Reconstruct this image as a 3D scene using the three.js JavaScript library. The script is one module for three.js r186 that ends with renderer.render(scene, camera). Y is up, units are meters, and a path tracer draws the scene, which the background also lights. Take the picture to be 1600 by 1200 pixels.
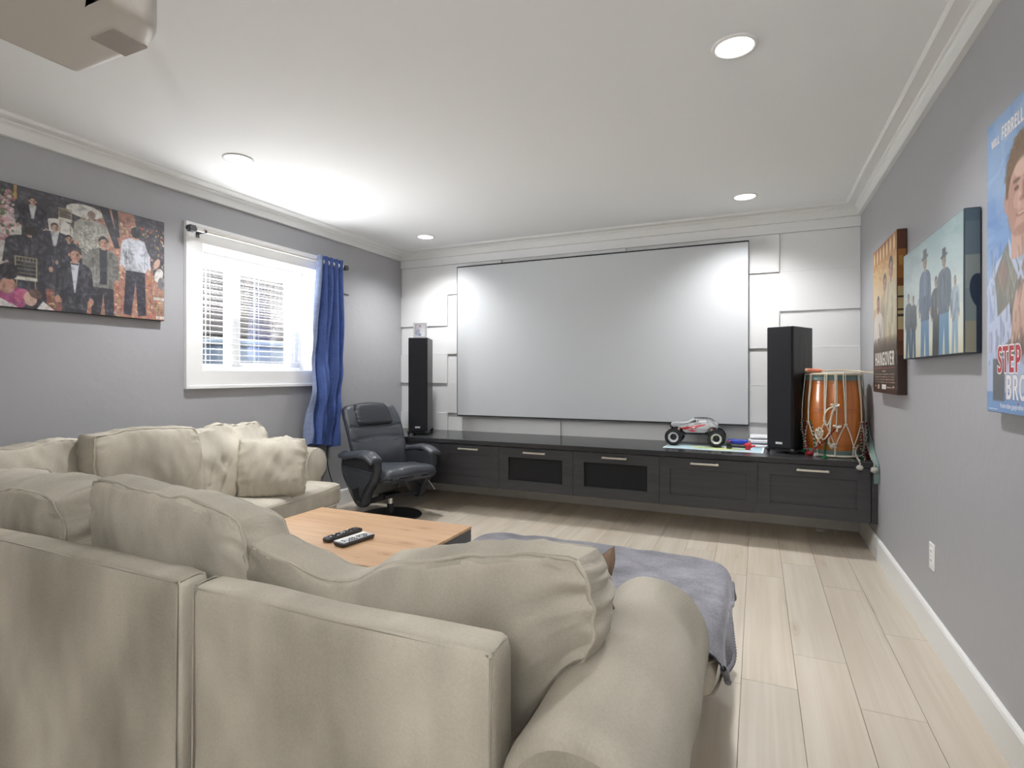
import * as THREE from 'three';
import { RoundedBoxGeometry } from 'three/addons/geometries/RoundedBoxGeometry.js';
import { RectAreaLightUniformsLib } from 'three/addons/lights/RectAreaLightUniformsLib.js';
import { mergeGeometries, mergeVertices, toCreasedNormals } from 'three/addons/utils/BufferGeometryUtils.js';

// ---------- camera, sky, exposure ----------
const scene = new THREE.Scene();
const EYE = 1.17;
const camera = new THREE.PerspectiveCamera(2 * Math.atan(600 / 857) * 180 / Math.PI, 1600 / 1200, 0.05, 60);
camera.position.set(0, EYE, 0);
camera.rotation.y = Math.atan(383 / 857);            // 24 degrees to the left of the room's long axis
camera.setViewOffset(1600, 1200, 0, 15, 1600, 1200); // lens shift: horizon a little above the middle
scene.background = new THREE.Color(0.86, 0.93, 1.0);
scene.backgroundIntensity = 7;
const renderer = new THREE.WebGLRenderer({ antialias: true });
renderer.toneMapping = THREE.LinearToneMapping;
renderer.toneMappingExposure = 1.38;
renderer.shadowMap.enabled = true;
RectAreaLightUniformsLib.init();
const DOWNLIGHT = 7.5, UNSEEN_LAMP = 17, WINDOW_STAND_IN = 11.5;                     // candela of the ceiling lights and of the unseen floor lamp; area light standing in for window daylight
const sun = new THREE.DirectionalLight(new THREE.Color(1, 0.975, 0.94), 32);   // high sun over the fence, outside the window
sun.position.set(-8, 19, -1.2); sun.target.position.set(-3.9, 1, -3.0); sun.castShadow = true;
Object.assign(sun.shadow.camera, { left: -8, right: 8, top: 8, bottom: -8, near: 1, far: 40 }); sun.shadow.mapSize.set(2048, 2048); sun.shadow.bias = -0.0005;
scene.add(sun, sun.target);

// ---------- room numbers ----------
const XL = -3.41, XR = 0.703, ZF = -4.78, ZB = 2.4, CEIL = 2.44;
const COUNTER = 0.61, CABZ = -4.13;
const V = (x, y, z) => new THREE.Vector3(x, y, z);
const PI = Math.PI;

// ---------- small helpers ----------
let seed = 12345;
const rnd = () => { seed = (seed + 0x6d2b79f5) | 0; let t = Math.imul(seed ^ (seed >>> 15), 1 | seed); t = (t + Math.imul(t ^ (t >>> 7), 61 | t)) ^ t; return ((t ^ (t >>> 14)) >>> 0) / 4294967296; };
const hash = (x, y, z) => { let h = Math.imul(x, 374761393) + Math.imul(y, 668265263) + Math.imul(z, 2147483647 ^ 0x5bd1e995); h = Math.imul(h ^ (h >>> 13), 1274126177); return ((h ^ (h >>> 16)) >>> 0) / 4294967296; };
const sm = (t) => t * t * (3 - 2 * t), mix = (a, b, t) => a + (b - a) * t, clamp = (x, a, b) => Math.min(b, Math.max(a, x));
const sstep = (a, b, x) => sm(clamp((x - a) / (b - a), 0, 1));
function noise(x, y = 0, z = 0) {                     // value noise, -1..1
  const X = Math.floor(x), Y = Math.floor(y), Z = Math.floor(z), u = sm(x - X), v = sm(y - Y), w = sm(z - Z);
  const c = (i, j, k) => hash(X + i, Y + j, Z + k);
  const a = mix(mix(c(0, 0, 0), c(1, 0, 0), u), mix(c(0, 1, 0), c(1, 1, 0), u), v);
  const b = mix(mix(c(0, 0, 1), c(1, 0, 1), u), mix(c(0, 1, 1), c(1, 1, 1), u), v);
  return 2 * mix(a, b, w) - 1;
}
const fbm = (x, y, z = 0, o = 4) => { let s = 0, a = 0.5, f = 1; for (let i = 0; i < o; i++) { s += a * noise(x * f, y * f, z + i * 17); a *= 0.5; f *= 2; } return s; };
// tiling value noise on a p-periodic lattice
function tnoise(x, y, p, q, s) {
  const X = Math.floor(x), Y = Math.floor(y), u = sm(x - X), v = sm(y - Y), m = (a, n) => ((a % n) + n) % n;
  const c = (i, j) => hash(m(X + i, p), m(Y + j, q), s);
  return 2 * mix(mix(c(0, 0), c(1, 0), u), mix(c(0, 1), c(1, 1), u), v) - 1;
}
function tfbm(u, v, p, q, o, s) { let r = 0, a = 0.5; for (let i = 0; i < o; i++) { r += a * tnoise(u * p, v * q, p, q, s + i); a *= 0.55; p *= 2; q *= 2; } return r; }
function dataTex(w, h, fn, srgb = true, rx = 1, ry = 1) {
  const d = new Uint8Array(w * h * 4);
  for (let y = 0; y < h; y++) for (let x = 0; x < w; x++) {
    const c = fn(x / w, y / h, x, y), i = (y * w + x) * 4;
    if (typeof c === 'number') { d[i] = d[i + 1] = d[i + 2] = clamp(c, 0, 1) * 255; } else for (let k = 0; k < 3; k++) d[i + k] = clamp(c[k], 0, 1) * 255;
    d[i + 3] = 255;
  }
  const t = new THREE.DataTexture(d, w, h); t.wrapS = t.wrapT = THREE.RepeatWrapping; t.magFilter = THREE.LinearFilter; t.minFilter = THREE.LinearFilter;
  if (srgb) t.colorSpace = THREE.SRGBColorSpace; t.repeat.set(rx, ry); t.needsUpdate = true; return t;
}
function canvasTex(w, h, draw) {
  const c = document.createElement('canvas'); c.width = w; c.height = h; draw(c.getContext('2d'), w, h);
  const t = new THREE.CanvasTexture(c); t.colorSpace = THREE.SRGBColorSpace; return t;
}
const mat = (o) => { const { color, ...r } = o; const m = new THREE.MeshPhysicalMaterial(r); if (color) Array.isArray(color) ? m.color.setRGB(...color) : m.color.set(color); return m; };

// ---------- object registry ----------
const used = new Map();
const numbered = (n) => { const k = used.get(n) ?? 0; used.set(n, k + 1); return k ? n + '_' + String(k).padStart(3, '0') : n; };
function mesh(name, geo, m, parent) {
  const g = Array.isArray(geo) ? join(geo) : geo, o = new THREE.Mesh(g, m);
  o.name = parent && parent !== scene ? name : numbered(name); o.castShadow = o.receiveShadow = true; (parent || scene).add(o); return o;
}
function join(list) {
  const l = list.map((g) => { const n = g.index ? g.toNonIndexed() : g; for (const k of Object.keys(n.attributes)) if (!['position', 'normal', 'uv'].includes(k)) n.deleteAttribute(k); if (!n.attributes.normal) n.computeVertexNormals(); return n; });
  return l.length === 1 ? l[0] : mergeGeometries(l, false);
}
function thing(name, label, category, pos = [0, 0, 0], turn = 0, group) {
  const o = new THREE.Group(); o.name = numbered(name); scene.add(o); o.position.set(...pos); o.rotation.y = turn;
  tag(o, label, category, group); return o;
}
function tag(o, label, category, group) { o.userData.label = label; o.userData.category = category; if (group) o.userData.group = group; return o; }
function struct(name, geo, m) { const o = mesh(name, geo, m); o.userData.kind = 'structure'; return o; }
function structGroup(name) { const o = new THREE.Group(); o.name = numbered(name); o.userData.kind = 'structure'; scene.add(o); return o; }
function copyOf(src, label, pos, turn, group) {
  const c = src.clone(); c.name = numbered(src.name.replace(/_\d+$/, '')); c.userData = { ...src.userData, label }; if (group) c.userData.group = group;
  if (pos) c.position.set(...pos); if (turn !== undefined) c.rotation.y = turn; scene.add(c); return c;
}

// ---------- geometry helpers ----------
function box(w, h, d, x = 0, y = 0, z = 0) { const g = new THREE.BoxGeometry(w, h, d); g.translate(x, y, z); return g; }
function span(x0, x1, y0, y1, z0, z1, r = 0, s = 2) {
  const w = x1 - x0, h = y1 - y0, d = z1 - z0;
  const g = r ? new RoundedBoxGeometry(w, h, d, s, r) : new THREE.BoxGeometry(w, h, d);
  g.translate((x0 + x1) / 2, (y0 + y1) / 2, (z0 + z1) / 2); return r ? metreUV(g) : metreUV(g);
}
function metreUV(g, k = 1, dx = 0, dy = 0) {          // box projection in metres, per triangle
  if (!g.attributes.normal) g.computeVertexNormals();
  const n = g.index ? g.toNonIndexed() : g, p = n.attributes.position, uv = new Float32Array(p.count * 2), a = V(), b = V(), c = V(), q = V();
  for (let i = 0; i < p.count; i += 3) {
    a.fromBufferAttribute(p, i); b.fromBufferAttribute(p, i + 1); c.fromBufferAttribute(p, i + 2);
    q.subVectors(b, a).cross(c.clone().sub(a)); const X = Math.abs(q.x), Y = Math.abs(q.y), Z = Math.abs(q.z);
    [a, b, c].forEach((v, j) => { const [s, t] = Y >= X && Y >= Z ? [v.x, v.z] : X >= Z ? [v.z, v.y] : [v.x, v.y]; uv[(i + j) * 2] = s * k + dx; uv[(i + j) * 2 + 1] = t * k + dy; });
  }
  n.setAttribute('uv', new THREE.BufferAttribute(uv, 2)); return n;
}
function tube(pts, r, seg = 0, sides = 8, closed = false) {
  const c = new THREE.CatmullRomCurve3(pts.map((p) => (p.isVector3 ? p : V(...p))), closed, 'centripetal');
  return new THREE.TubeGeometry(c, seg || pts.length * 4, r, sides, closed);
}
function rod(a, b, r, sides = 12, r2 = r) {
  const A = V(...a), B = V(...b), d = B.clone().sub(A), g = new THREE.CylinderGeometry(r2, r, d.length(), sides);
  g.translate(0, d.length() / 2, 0); g.applyQuaternion(new THREE.Quaternion().setFromUnitVectors(V(0, 1, 0), d.normalize())); g.translate(A.x, A.y, A.z); return g;
}
function lathe(pts, seg = 32) { return new THREE.LatheGeometry(pts.map((p) => new THREE.Vector2(p[0], p[1])), seg); }
function ball(r, x, y, z, a = 12, b = 8) { const g = new THREE.SphereGeometry(r, a, b); g.translate(x, y, z); return g; }
function extrude(pts, depth, bevel = 0, holes = [], seg = 2) {
  const s = pts.isShape ? pts : new THREE.Shape(pts.map((p) => new THREE.Vector2(p[0], p[1])));
  for (const h of holes) s.holes.push(new THREE.Path(h.map((p) => new THREE.Vector2(p[0], p[1]))));
  return new THREE.ExtrudeGeometry(s, { depth, bevelEnabled: bevel > 0, bevelSize: bevel, bevelThickness: bevel, bevelSegments: seg, curveSegments: 24 });
}
function softBox(w, h, d, r, nx, ny, nz, warp) {      // rounded box with a fine skin, optional warp(v, n)
  const g = new THREE.BoxGeometry(w, h, d, nx, ny, nz); g.deleteAttribute('uv'); g.deleteAttribute('normal');
  const m = mergeVertices(g), p = m.attributes.position, v = V(), c = V(), n = V();
  for (let i = 0; i < p.count; i++) {
    v.fromBufferAttribute(p, i); c.set(clamp(v.x, -w / 2 + r, w / 2 - r), clamp(v.y, -h / 2 + r, h / 2 - r), clamp(v.z, -d / 2 + r, d / 2 - r));
    n.subVectors(v, c); if (n.lengthSq() > 1e-12) { n.normalize(); v.copy(c).addScaledVector(n, r); }
    if (warp) warp(v, n); p.setXYZ(i, v.x, v.y, v.z);
  }
  m.computeVertexNormals(); return m;
}
const deform = (g, f) => { const p = g.attributes.position, v = V(); for (let i = 0; i < p.count; i++) { v.fromBufferAttribute(p, i); f(v); p.setXYZ(i, v.x, v.y, v.z); } g.computeVertexNormals(); return g; };
const move = (g, x, y, z) => { g.translate(x, y, z); return g; };
// ---------- materials ----------
const wallBump = dataTex(256, 256, (u, v) => 0.5 + 0.5 * tfbm(u, v, 24, 24, 3, 5), false);
const M = {};
M.greyWall = mat({ color: [0.395, 0.395, 0.412], roughness: 0.5, bumpMap: wallBump, bumpScale: 0.0012 });
M.ceiling = mat({ color: [0.86, 0.865, 0.86], roughness: 0.9, bumpMap: wallBump, bumpScale: 0.0006 });
M.trim = mat({ color: [0.80, 0.80, 0.78], roughness: 0.42 });
M.panelWhite = mat({ color: [0.83, 0.83, 0.825], roughness: 0.45 });
M.windowWhite = mat({ color: [0.90, 0.90, 0.90], roughness: 0.35 });
M.blind = mat({ color: [0.86, 0.86, 0.85], roughness: 0.4 });
M.glass = mat({ color: [1, 1, 1], roughness: 0.02, transmission: 1, thickness: 0, ior: 1.5 });
M.screen = mat({ color: [0.58, 0.595, 0.61], roughness: 0.75 });
M.blackFelt = mat({ color: [0.02, 0.02, 0.022], roughness: 0.8 });
M.black = mat({ color: [0.018, 0.018, 0.02], roughness: 0.45 });
M.blackGloss = mat({ color: [0.012, 0.012, 0.013], roughness: 0.2 });
M.chrome = mat({ color: [0.75, 0.75, 0.76], roughness: 0.18, metalness: 1 });
M.nickel = mat({ color: [0.72, 0.68, 0.60], roughness: 0.34, metalness: 0.9 });
M.gunmetal = mat({ color: [0.10, 0.10, 0.11], roughness: 0.35, metalness: 0.8 });

// pale oak laminate: one sheet of grain, each plank takes another part of it
function oak(u, v, light, dark, s) {
  const warp = tfbm(u, v, 3, 6, 3, s + 40) * 0.5;
  let g = tfbm(u, v + warp * 0.015, 4, 90, 3, s) * 0.38 + tfbm(u, v + warp * 0.05, 3, 14, 3, s + 9) * 0.5;
  let k = 0;
  for (let i = 0; i < 13; i++) {
    const cx = hash(i, 3, s), cy = hash(i, 7, s), r = 0.25 + 0.75 * hash(i, 11, s);
    let dx = Math.abs(u - cx), dy = Math.abs(v - cy); dx = Math.min(dx, 1 - dx); dy = Math.min(dy, 1 - dy);
    const d = Math.hypot(dx * 26, dy * 52) / r;
    k += 1.15 * Math.exp(-d * d * 1.6) * (0.75 + 0.35 * Math.sin(d * 9)) * r;
    k += 0.25 * Math.exp(-Math.hypot(dx * 6, dy * 46) / r);
  }
  const t = clamp(0.42 + g * 0.62 + k * 0.62, 0, 1);
  return [0, 1, 2].map((c) => mix(light[c], dark[c], t));
}
const oakTex = dataTex(1024, 1024, (u, v) => oak(u, v, [0.905, 0.865, 0.80], [0.765, 0.70, 0.615], 3));
M.planks = [[0.84, 0.855, 0.88], [0.80, 0.81, 0.83], [0.86, 0.87, 0.885], [0.82, 0.845, 0.875]].map((c) => mat({ color: c, map: oakTex, roughness: 0.36, bumpMap: oakTex, bumpScale: 0.0004 }));
M.underlay = mat({ color: [0.22, 0.19, 0.15], roughness: 0.9 });

// ---------- floor: planks along the room ----------
{
  const floor = structGroup('floor');
  mesh('underlay', span(XL - 0.1, XR + 0.1, -0.12, -0.009, ZF - 0.1, ZB + 0.1), M.underlay, floor);
  const PW = 0.193, X0 = -0.0555, gap = 0.0014, L = 1.22;
  const start = { 0: -2.29, 1: -2.575, 2: -2.25, 3: -2.94, 4: -2.6 };
  for (let k = -18; k <= 3; k++) {
    const x0 = Math.max(X0 + PW * k, XL), x1 = Math.min(X0 + PW * (k + 1), XR);
    if (x1 - x0 < 0.02) continue;
    const z0 = start[k] ?? -2 - 1.2 * hash(k + 30, 2, 9);
    let a = z0 - Math.ceil((z0 - ZF) / L) * L;
    for (; a < ZB; a += L) {
      const b = Math.min(a + L, ZB), s = Math.max(a, ZF); if (b - s < 0.01) continue;
      const g = new RoundedBoxGeometry(x1 - x0 - gap, 0.009, b - s - gap, 1, 0.0009);
      const p = g.attributes.position, uv = g.attributes.uv, ou = rnd(), ov = rnd();
      for (let i = 0; i < p.count; i++) uv.setXY(i, p.getZ(i) / 2.4 + ou, p.getX(i) / 1.15 + ov);
      g.translate((x0 + x1) / 2, -0.0045, (s + b) / 2);
      mesh('plank', g, M.planks[Math.floor(rnd() * 4)], floor);
    }
  }
}
// ---------- walls and ceiling ----------
struct('ceiling', span(XL - 0.3, XR + 0.2, CEIL, CEIL + 0.15, ZF - 0.2, ZB + 0.2), M.ceiling);
struct('wall_right', span(XR, XR + 0.15, -0.12, CEIL, ZF - 0.2, ZB + 0.2), M.greyWall);
struct('wall_back', span(XL - 0.3, XR, -0.12, CEIL, ZB, ZB + 0.15), M.greyWall);
const WZ0 = -3.61, WZ1 = -2.505, WY0 = 1.192, WY1 = 2.052, WT = 0.32;      // window opening
{
  const g = extrude([[ZF - 0.2, -0.12], [ZB + 0.2, -0.12], [ZB + 0.2, CEIL], [ZF - 0.2, CEIL]], WT, 0, [[[WZ0, WY0], [WZ0, WY1], [WZ1, WY1], [WZ1, WY0]]]);
  g.rotateY(-PI / 2); g.translate(XL, 0, 0);
  struct('wall_left', metreUV(g), M.greyWall);
}
// far wall: white, with a chequer of proud and recessed panels
{
  const w = structGroup('wall_far');
  mesh('backing', span(XL, XR, -0.12, CEIL, ZF - 0.16, ZF - 0.012), M.panelWhite, w);
  const cx = [XL, -2.845, -2.245, -1.645, -1.045, -0.445, 0.16, XR], ry = [2.272, 1.972, 1.662, 1.374, 1.08, 0.784, 0.6];
  for (let i = 0; i < 7; i++) for (let j = 0; j < 6; j++) {
    const t = (i + j) % 2 ? 0.019 : 0.006, e = 0.0012;
    mesh('panel', span(cx[i] + e, cx[i + 1] - e, ry[j + 1] + e, ry[j] - e, ZF - 0.014, ZF - 0.012 + t, 0.0015, 1), M.panelWhite, w);
  }
  mesh('frieze', span(XL, XR, 2.274, CEIL, ZF - 0.014, ZF + 0.010), M.panelWhite, w);
  mesh('lower_panel', span(XL, XR, 0, 0.598, ZF - 0.014, ZF - 0.004), M.panelWhite, w);
}
// ---------- cornice (stepped) and baseboards ----------
const cornice = [[0, 0], [0.024, 0], [0.026, 0.004], [0.026, 0.052], [0.036, 0.060], [0.044, 0.062], [0.048, 0.068], [0.048, 0.072], [0.098, 0.074], [0.104, 0.080], [0.108, 0.09], [0, 0.09]];
function profileRun(prof, len) { return extrude(prof, len, 0); }
{ // right wall: profile x measured from the wall into the room
  let g = profileRun(cornice.map(([a, b]) => [XR - a, CEIL - 0.09 + b]).reverse(), ZB - ZF); g.translate(0, 0, ZF); struct('trim_1', g, M.trim);
  g = profileRun(cornice.map(([a, b]) => [XL + a, CEIL - 0.09 + b]), ZB - ZF); g.translate(0, 0, ZF); struct('trim_2', g, M.trim);
  g = profileRun(cornice.map(([a, b]) => [a, CEIL - 0.09 + b]), XR - XL); g.rotateY(-PI / 2); g.translate(XR, 0, ZF + 0.01); struct('trim_3', g, M.trim);
}
const skirt = [[0, 0], [0.016, 0], [0.016, 0.122], [0.012, 0.132], [0.006, 0.137], [0, 0.137]];
{
  let g = profileRun(skirt.map(([a, b]) => [XR - a, b]).reverse(), ZB - ZF); g.translate(0, 0, ZF); struct('baseboard_right', g, M.trim);
  g = profileRun(skirt.map(([a, b]) => [XL + a, b]), ZB - ZF); g.translate(0, 0, ZF); struct('baseboard_left', g, M.trim);
  g = profileRun(skirt.map(([a, b]) => [a, b]), XR - XL - 0.034); g.rotateY(-PI / 2); g.translate(XR - 0.017, 0, ZF - 0.004); struct('baseboard_far', g, M.trim);
}
// ---------- window ----------
{
  const w = structGroup('window_1'), x0 = XL - WT;
  // lining of the opening
  const t = 0.012;
  mesh('window_lining', [span(x0 + 0.02, XL, WY0, WY0 + t, WZ0, WZ1), span(x0 + 0.02, XL, WY1 - t, WY1, WZ0, WZ1), span(x0 + 0.02, XL, WY0, WY1, WZ0, WZ0 + t), span(x0 + 0.02, XL, WY0, WY1, WZ1 - t, WZ1)], M.windowWhite, w);
  // casing with a raised outer edge
  const c = 0.112, casing = (a, b) => { const g = extrude([[WZ0 - a, WY0 - a], [WZ1 + a, WY0 - a], [WZ1 + a, WY1 + a], [WZ0 - a, WY1 + a]], b, 0.0015, [[[WZ0 + 0.004, WY0 + 0.004], [WZ0 + 0.004, WY1 - 0.004], [WZ1 - 0.004, WY1 - 0.004], [WZ1 - 0.004, WY0 + 0.004]]], 1); g.rotateY(-PI / 2); g.translate(XL + b + 0.0015, 0, 0); return g; };
  mesh('casing', casing(c, 0.017), M.windowWhite, w);
  const rim = extrude([[WZ0 - c - 0.004, WY0 - c - 0.004], [WZ1 + c + 0.004, WY0 - c - 0.004], [WZ1 + c + 0.004, WY1 + c + 0.004], [WZ0 - c - 0.004, WY1 + c + 0.004]], 0.026, 0.002, [[[WZ0 - c + 0.014, WY0 - c + 0.014], [WZ0 - c + 0.014, WY1 + c - 0.014], [WZ1 + c - 0.014, WY1 + c - 0.014], [WZ1 + c - 0.014, WY0 - c + 0.014]]], 1);
  rim.rotateY(-PI / 2); rim.translate(XL + 0.028, 0, 0); mesh('casing_edge', rim, M.windowWhite, w);
  // vinyl slider: frame, middle stile, two panes
  const f = 0.05, fx0 = XL - 0.30, fx1 = XL - 0.235;
  const hole = (z0, z1) => [[z0, WY0 + f], [z0, WY1 - f], [z1, WY1 - f], [z1, WY0 + f]];
  const zm0 = -3.01, zm1 = -2.915;
  const fr = extrude([[WZ0, WY0], [WZ1, WY0], [WZ1, WY1], [WZ0, WY1]], fx1 - fx0 - 0.006, 0.003, [hole(WZ0 + 0.105, zm0), hole(zm1, WZ1 - 0.06)], 1);
  fr.rotateY(-PI / 2); fr.translate(fx1 - 0.003, 0, 0); mesh('window_frame', fr, M.windowWhite, w);
  mesh('pane', span(fx0 + 0.02, fx0 + 0.024, WY0 + f - 0.005, WY1 - f + 0.005, WZ0 + 0.1, zm0 + 0.005), M.glass, w);
  mesh('pane', span(fx0 + 0.036, fx0 + 0.04, WY0 + f - 0.005, WY1 - f + 0.005, zm1 - 0.005, WZ1 - 0.055), M.glass, w);
  mesh('sash', (() => { const z0 = WZ0 + 0.105, z1 = zm0, a = WY0 + f, b = WY1 - f, s = 0.018; const g = extrude([[z0, a], [z1, a], [z1, b], [z0, b]], 0.02, 0, [[[z0 + s, a + s], [z0 + s, b - s], [z1 - s, b - s], [z1 - s, a + s]]]); g.rotateY(-PI / 2); g.translate(fx0 + 0.034, 0, 0); return g; })(), mat({ color: [0.6, 0.62, 0.63], roughness: 0.4 }), w);
}
// area light before the slats, standing in for daylight they throw up
{
  const l = new THREE.RectAreaLight(new THREE.Color(0.97, 0.985, 1), WINDOW_STAND_IN, 1.02, 0.72); l.position.set(XL - 0.165, (WY0 + WY1) / 2 - 0.02, (WZ0 + WZ1) / 2); l.lookAt(XL + 2, 3.2, (WZ0 + WZ1) / 2); l.castShadow = true; scene.add(l);
}
// horizontal blind inside the opening
{
  const b = thing('window_blind', 'white horizontal slat blind lowered and open inside the window opening', 'blind');
  const x = XL - 0.205, z0 = WZ0 + 0.045, z1 = WZ1 - 0.018, zc = (z0 + z1) / 2, L = z1 - z0;
  mesh('valance', [span(x + 0.018, x + 0.03, 1.925, 2.036, z0 - 0.012, z1 + 0.002, 0.003, 1), span(x - 0.03, x + 0.02, 1.985, 2.037, z0, z1)], M.blind, b);
  const n = 16, ytop = 1.908, pitch = 0.0425;
  const slat = new THREE.BoxGeometry(0.05, 0.0026, L, 6, 1, 1);
  deform(slat, (v) => { v.y += 0.0022 * (1 - (v.x / 0.025) ** 2); });
  for (let i = 0; i < n; i++) { const s = mesh('slat', slat, M.blind, b); s.position.set(x, ytop - i * pitch, zc + 0.0015 * noise(i * 3.1)); s.rotation.z = -0.03 + 0.012 * noise(i * 1.7); }
  mesh('bottom_rail', span(x - 0.025, x + 0.025, 1.205, 1.226, z0, z1, 0.004, 2), M.blind, b);
  for (const z of [z1 - 0.19, zc + 0.085, zc - 0.09, z0 + 0.13]) {
    mesh('ladder_cord', [rod([x + 0.026, 1.215, z], [x + 0.026, 1.99, z], 0.0011, 5), rod([x - 0.026, 1.215, z], [x - 0.026, 1.99, z], 0.0011, 5), rod([x, 1.215, z + 0.012], [x, 1.99, z + 0.012], 0.0011, 5)], M.blind, b);
  }
  mesh('tilt_wand', [rod([x + 0.036, 1.33, z0 + 0.075], [x + 0.034, 1.93, z0 + 0.075], 0.0035, 6), rod([x + 0.036, 1.28, z0 + 0.075], [x + 0.036, 1.335, z0 + 0.075], 0.006, 8, 0.004)], M.blind, b);
  mesh('lift_cord', [rod([x + 0.036, 1.33, z0 + 0.028], [x + 0.034, 1.93, z0 + 0.030], 0.0015, 5), rod([x + 0.036, 1.29, z0 + 0.028], [x + 0.036, 1.335, z0 + 0.028], 0.006, 8, 0.003)], M.blind, b);
}
// outside the window: ground, fence and what leans on it
{
  struct('ground', span(-7, XL - WT, 0.7, 0.98, -7.5, 0.5), mat({ color: [0.34, 0.32, 0.28], roughness: 1 }));
  const fm = [[0.050, 0.040, 0.037], [0.060, 0.046, 0.040], [0.042, 0.035, 0.034], [0.068, 0.054, 0.047]].map((c) => mat({ color: c, roughness: 0.95, map: dataTex(64, 256, (u, v) => 0.82 + 0.3 * tfbm(u, v, 24, 3, 3, 60)) }));
  const f = thing('fence', 'weathered brown board fence seen through the window blind', 'fence');
  for (let i = 0; i < 30; i++) { const z = -7 + i * 0.145; mesh('board', span(-5.62 - 0.012 * (i % 2), -5.6 - 0.012 * (i % 2), 0.98, 3.1 + 0.03 * hash(i, 1, 1), z, z + 0.138), fm[i % 4], f); }
  mesh('fence_rail', span(-5.60, -5.56, 1.62, 1.7, -7, -2.65), fm[2], f);
  const t = thing('storage_tub', 'blue grey plastic tub standing by the fence outside the window', 'tub', [-5.1, 0.98, -4.25]);
  mesh('tub_body', softBox(0.5, 0.5, 0.9, 0.04, 8, 8, 8, (v) => { const k = 1 + 0.12 * (v.y / 0.5); v.x *= k; v.z *= k; v.y += 0.25; }), mat({ color: [0.03, 0.045, 0.07], roughness: 0.5 }), t);
  mesh('tub_lid', span(-0.3, 0.3, 0.5, 0.545, -0.52, 0.52, 0.015, 2), mat({ color: [0.05, 0.07, 0.10], roughness: 0.5 }), t);
  const l = thing('timber_offcut', 'pale grey timber board lying on the ground outside the window', 'board', [-4.55, 0.98, -4.6], 0.3);
  mesh('plank', span(-0.25, 0.25, 0.12, 0.165, -0.55, 0.55, 0.004, 1), mat({ color: [0.2, 0.195, 0.18], roughness: 0.8 }), l);
  mesh('bearer', span(-0.2, 0.2, 0, 0.12, -0.45, -0.36, 0.004, 1), fm[3], l); mesh('bearer', span(-0.2, 0.2, 0, 0.12, 0.36, 0.45, 0.004, 1), fm[3], l);
  const k = thing('wooden_sleeper', 'yellowish wooden sleeper lying on the ground outside the window', 'sleeper', [-4.75, 0.98, -3.15], 0.15);
  mesh('timber', span(-0.16, 0.16, 0, 0.17, -0.45, 0.42, 0.01, 2), mat({ color: [0.10, 0.08, 0.04], roughness: 0.9 }), k);
}
// ---------- ceiling lights ----------
M.lamp = mat({ color: [0.9, 0.9, 0.9], emissive: new THREE.Color(1, 0.98, 0.95), emissiveIntensity: 2.4, roughness: 0.5 });
function downlight(x, z, label, group) {
  const t = thing('ceiling_light', label, 'light', [x, CEIL, z], 0, group);
  mesh('trim_ring', lathe([[0.070, 0.001], [0.070, -0.0055], [0.074, -0.008], [0.084, -0.006], [0.086, 0.001]], 40), M.trim, t);
  mesh('diffuser', lathe([[0, -0.0045], [0.0695, -0.0045], [0.0695, 0.001], [0, 0.001]], 40), M.lamp, t);
  const l = new THREE.SpotLight(new THREE.Color(0.985, 0.99, 1), DOWNLIGHT, 0, 68 * PI / 180, 1, 2); l.position.set(0, -0.012, 0); l.target.position.set(0, -1, 0); l.castShadow = true; l.shadow.radius = 3; t.add(l, l.target);
  return t;
}
downlight(-2.79, -2.29, 'round ceiling light above the window side of the sofa');
downlight(-2.79, -4.29, 'small round ceiling light above the black recliner');
downlight(-0.08, -4.25, 'small round ceiling light in front of the screen, above the toy truck');
downlight(-0.08, -2.29, 'round ceiling light above the bare floor by the grey blanket');
// unseen uplighter behind the camera, placed to light the ceiling and sofa backs
{
  const t = thing('unseen_floor_lamp', 'unseen uplighter floor lamp behind the camera, placed to light the ceiling and sofa backs', 'lamp', [0.38, 0, 1.5]);
  mesh('base', lathe([[0, 0], [0.14, 0], [0.14, 0.012], [0.02, 0.03], [0, 0.03]], 32), M.black, t);
  mesh('pole', rod([0, 0.02, 0], [0, 1.6, 0], 0.012), M.black, t);
  mesh('lamp_shade', lathe([[0.02, 1.58], [0.1, 1.62], [0.17, 1.70], [0.175, 1.70], [0.10, 1.61], [0.0, 1.575]], 32), M.black, t);
  mesh('bulb', ball(0.05, 0, 1.66, 0), M.lamp, t);
  const l = new THREE.PointLight(new THREE.Color(1, 0.985, 0.955), UNSEEN_LAMP, 0, 2); l.position.set(0, 1.66, 0); l.castShadow = true; l.shadow.radius = 2.5; t.add(l);
}
// ---------- sofa: suede, cushions ----------
// brushed nap: patches where the pile lies another way
const suedeTex = dataTex(1024, 1024, (u, v) => {
  const a = tfbm(u, v, 5, 3, 4, 90), b = tfbm(u, v, 9, 2, 4, 130), f = tnoise(u * 512, v * 512, 512, 512, 7);
  const t = 0.86 + 0.16 * clamp(a * 1.5, -1, 1) + 0.09 * b + 0.018 * f;
  return [t * 0.985, t * (0.975 + 0.008 * a), t * (0.955 + 0.02 * a)];
}, true, 0.62, 0.62);
const suedeBump = dataTex(512, 512, (u, v) => 0.5 + 0.25 * tnoise(u * 256, v * 256, 256, 256, 3) + 0.25 * tfbm(u, v, 40, 40, 2, 4), false, 2.2, 2.2);
M.suede = mat({ color: [0.745, 0.703, 0.615], map: suedeTex, roughness: 0.9, sheen: 0.12, sheenColor: new THREE.Color(0.85, 0.82, 0.76), sheenRoughness: 0.5, bumpMap: suedeBump, bumpScale: 0.0006 });
M.sofaFoot = mat({ color: [0.06, 0.04, 0.03], roughness: 0.4 });

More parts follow.
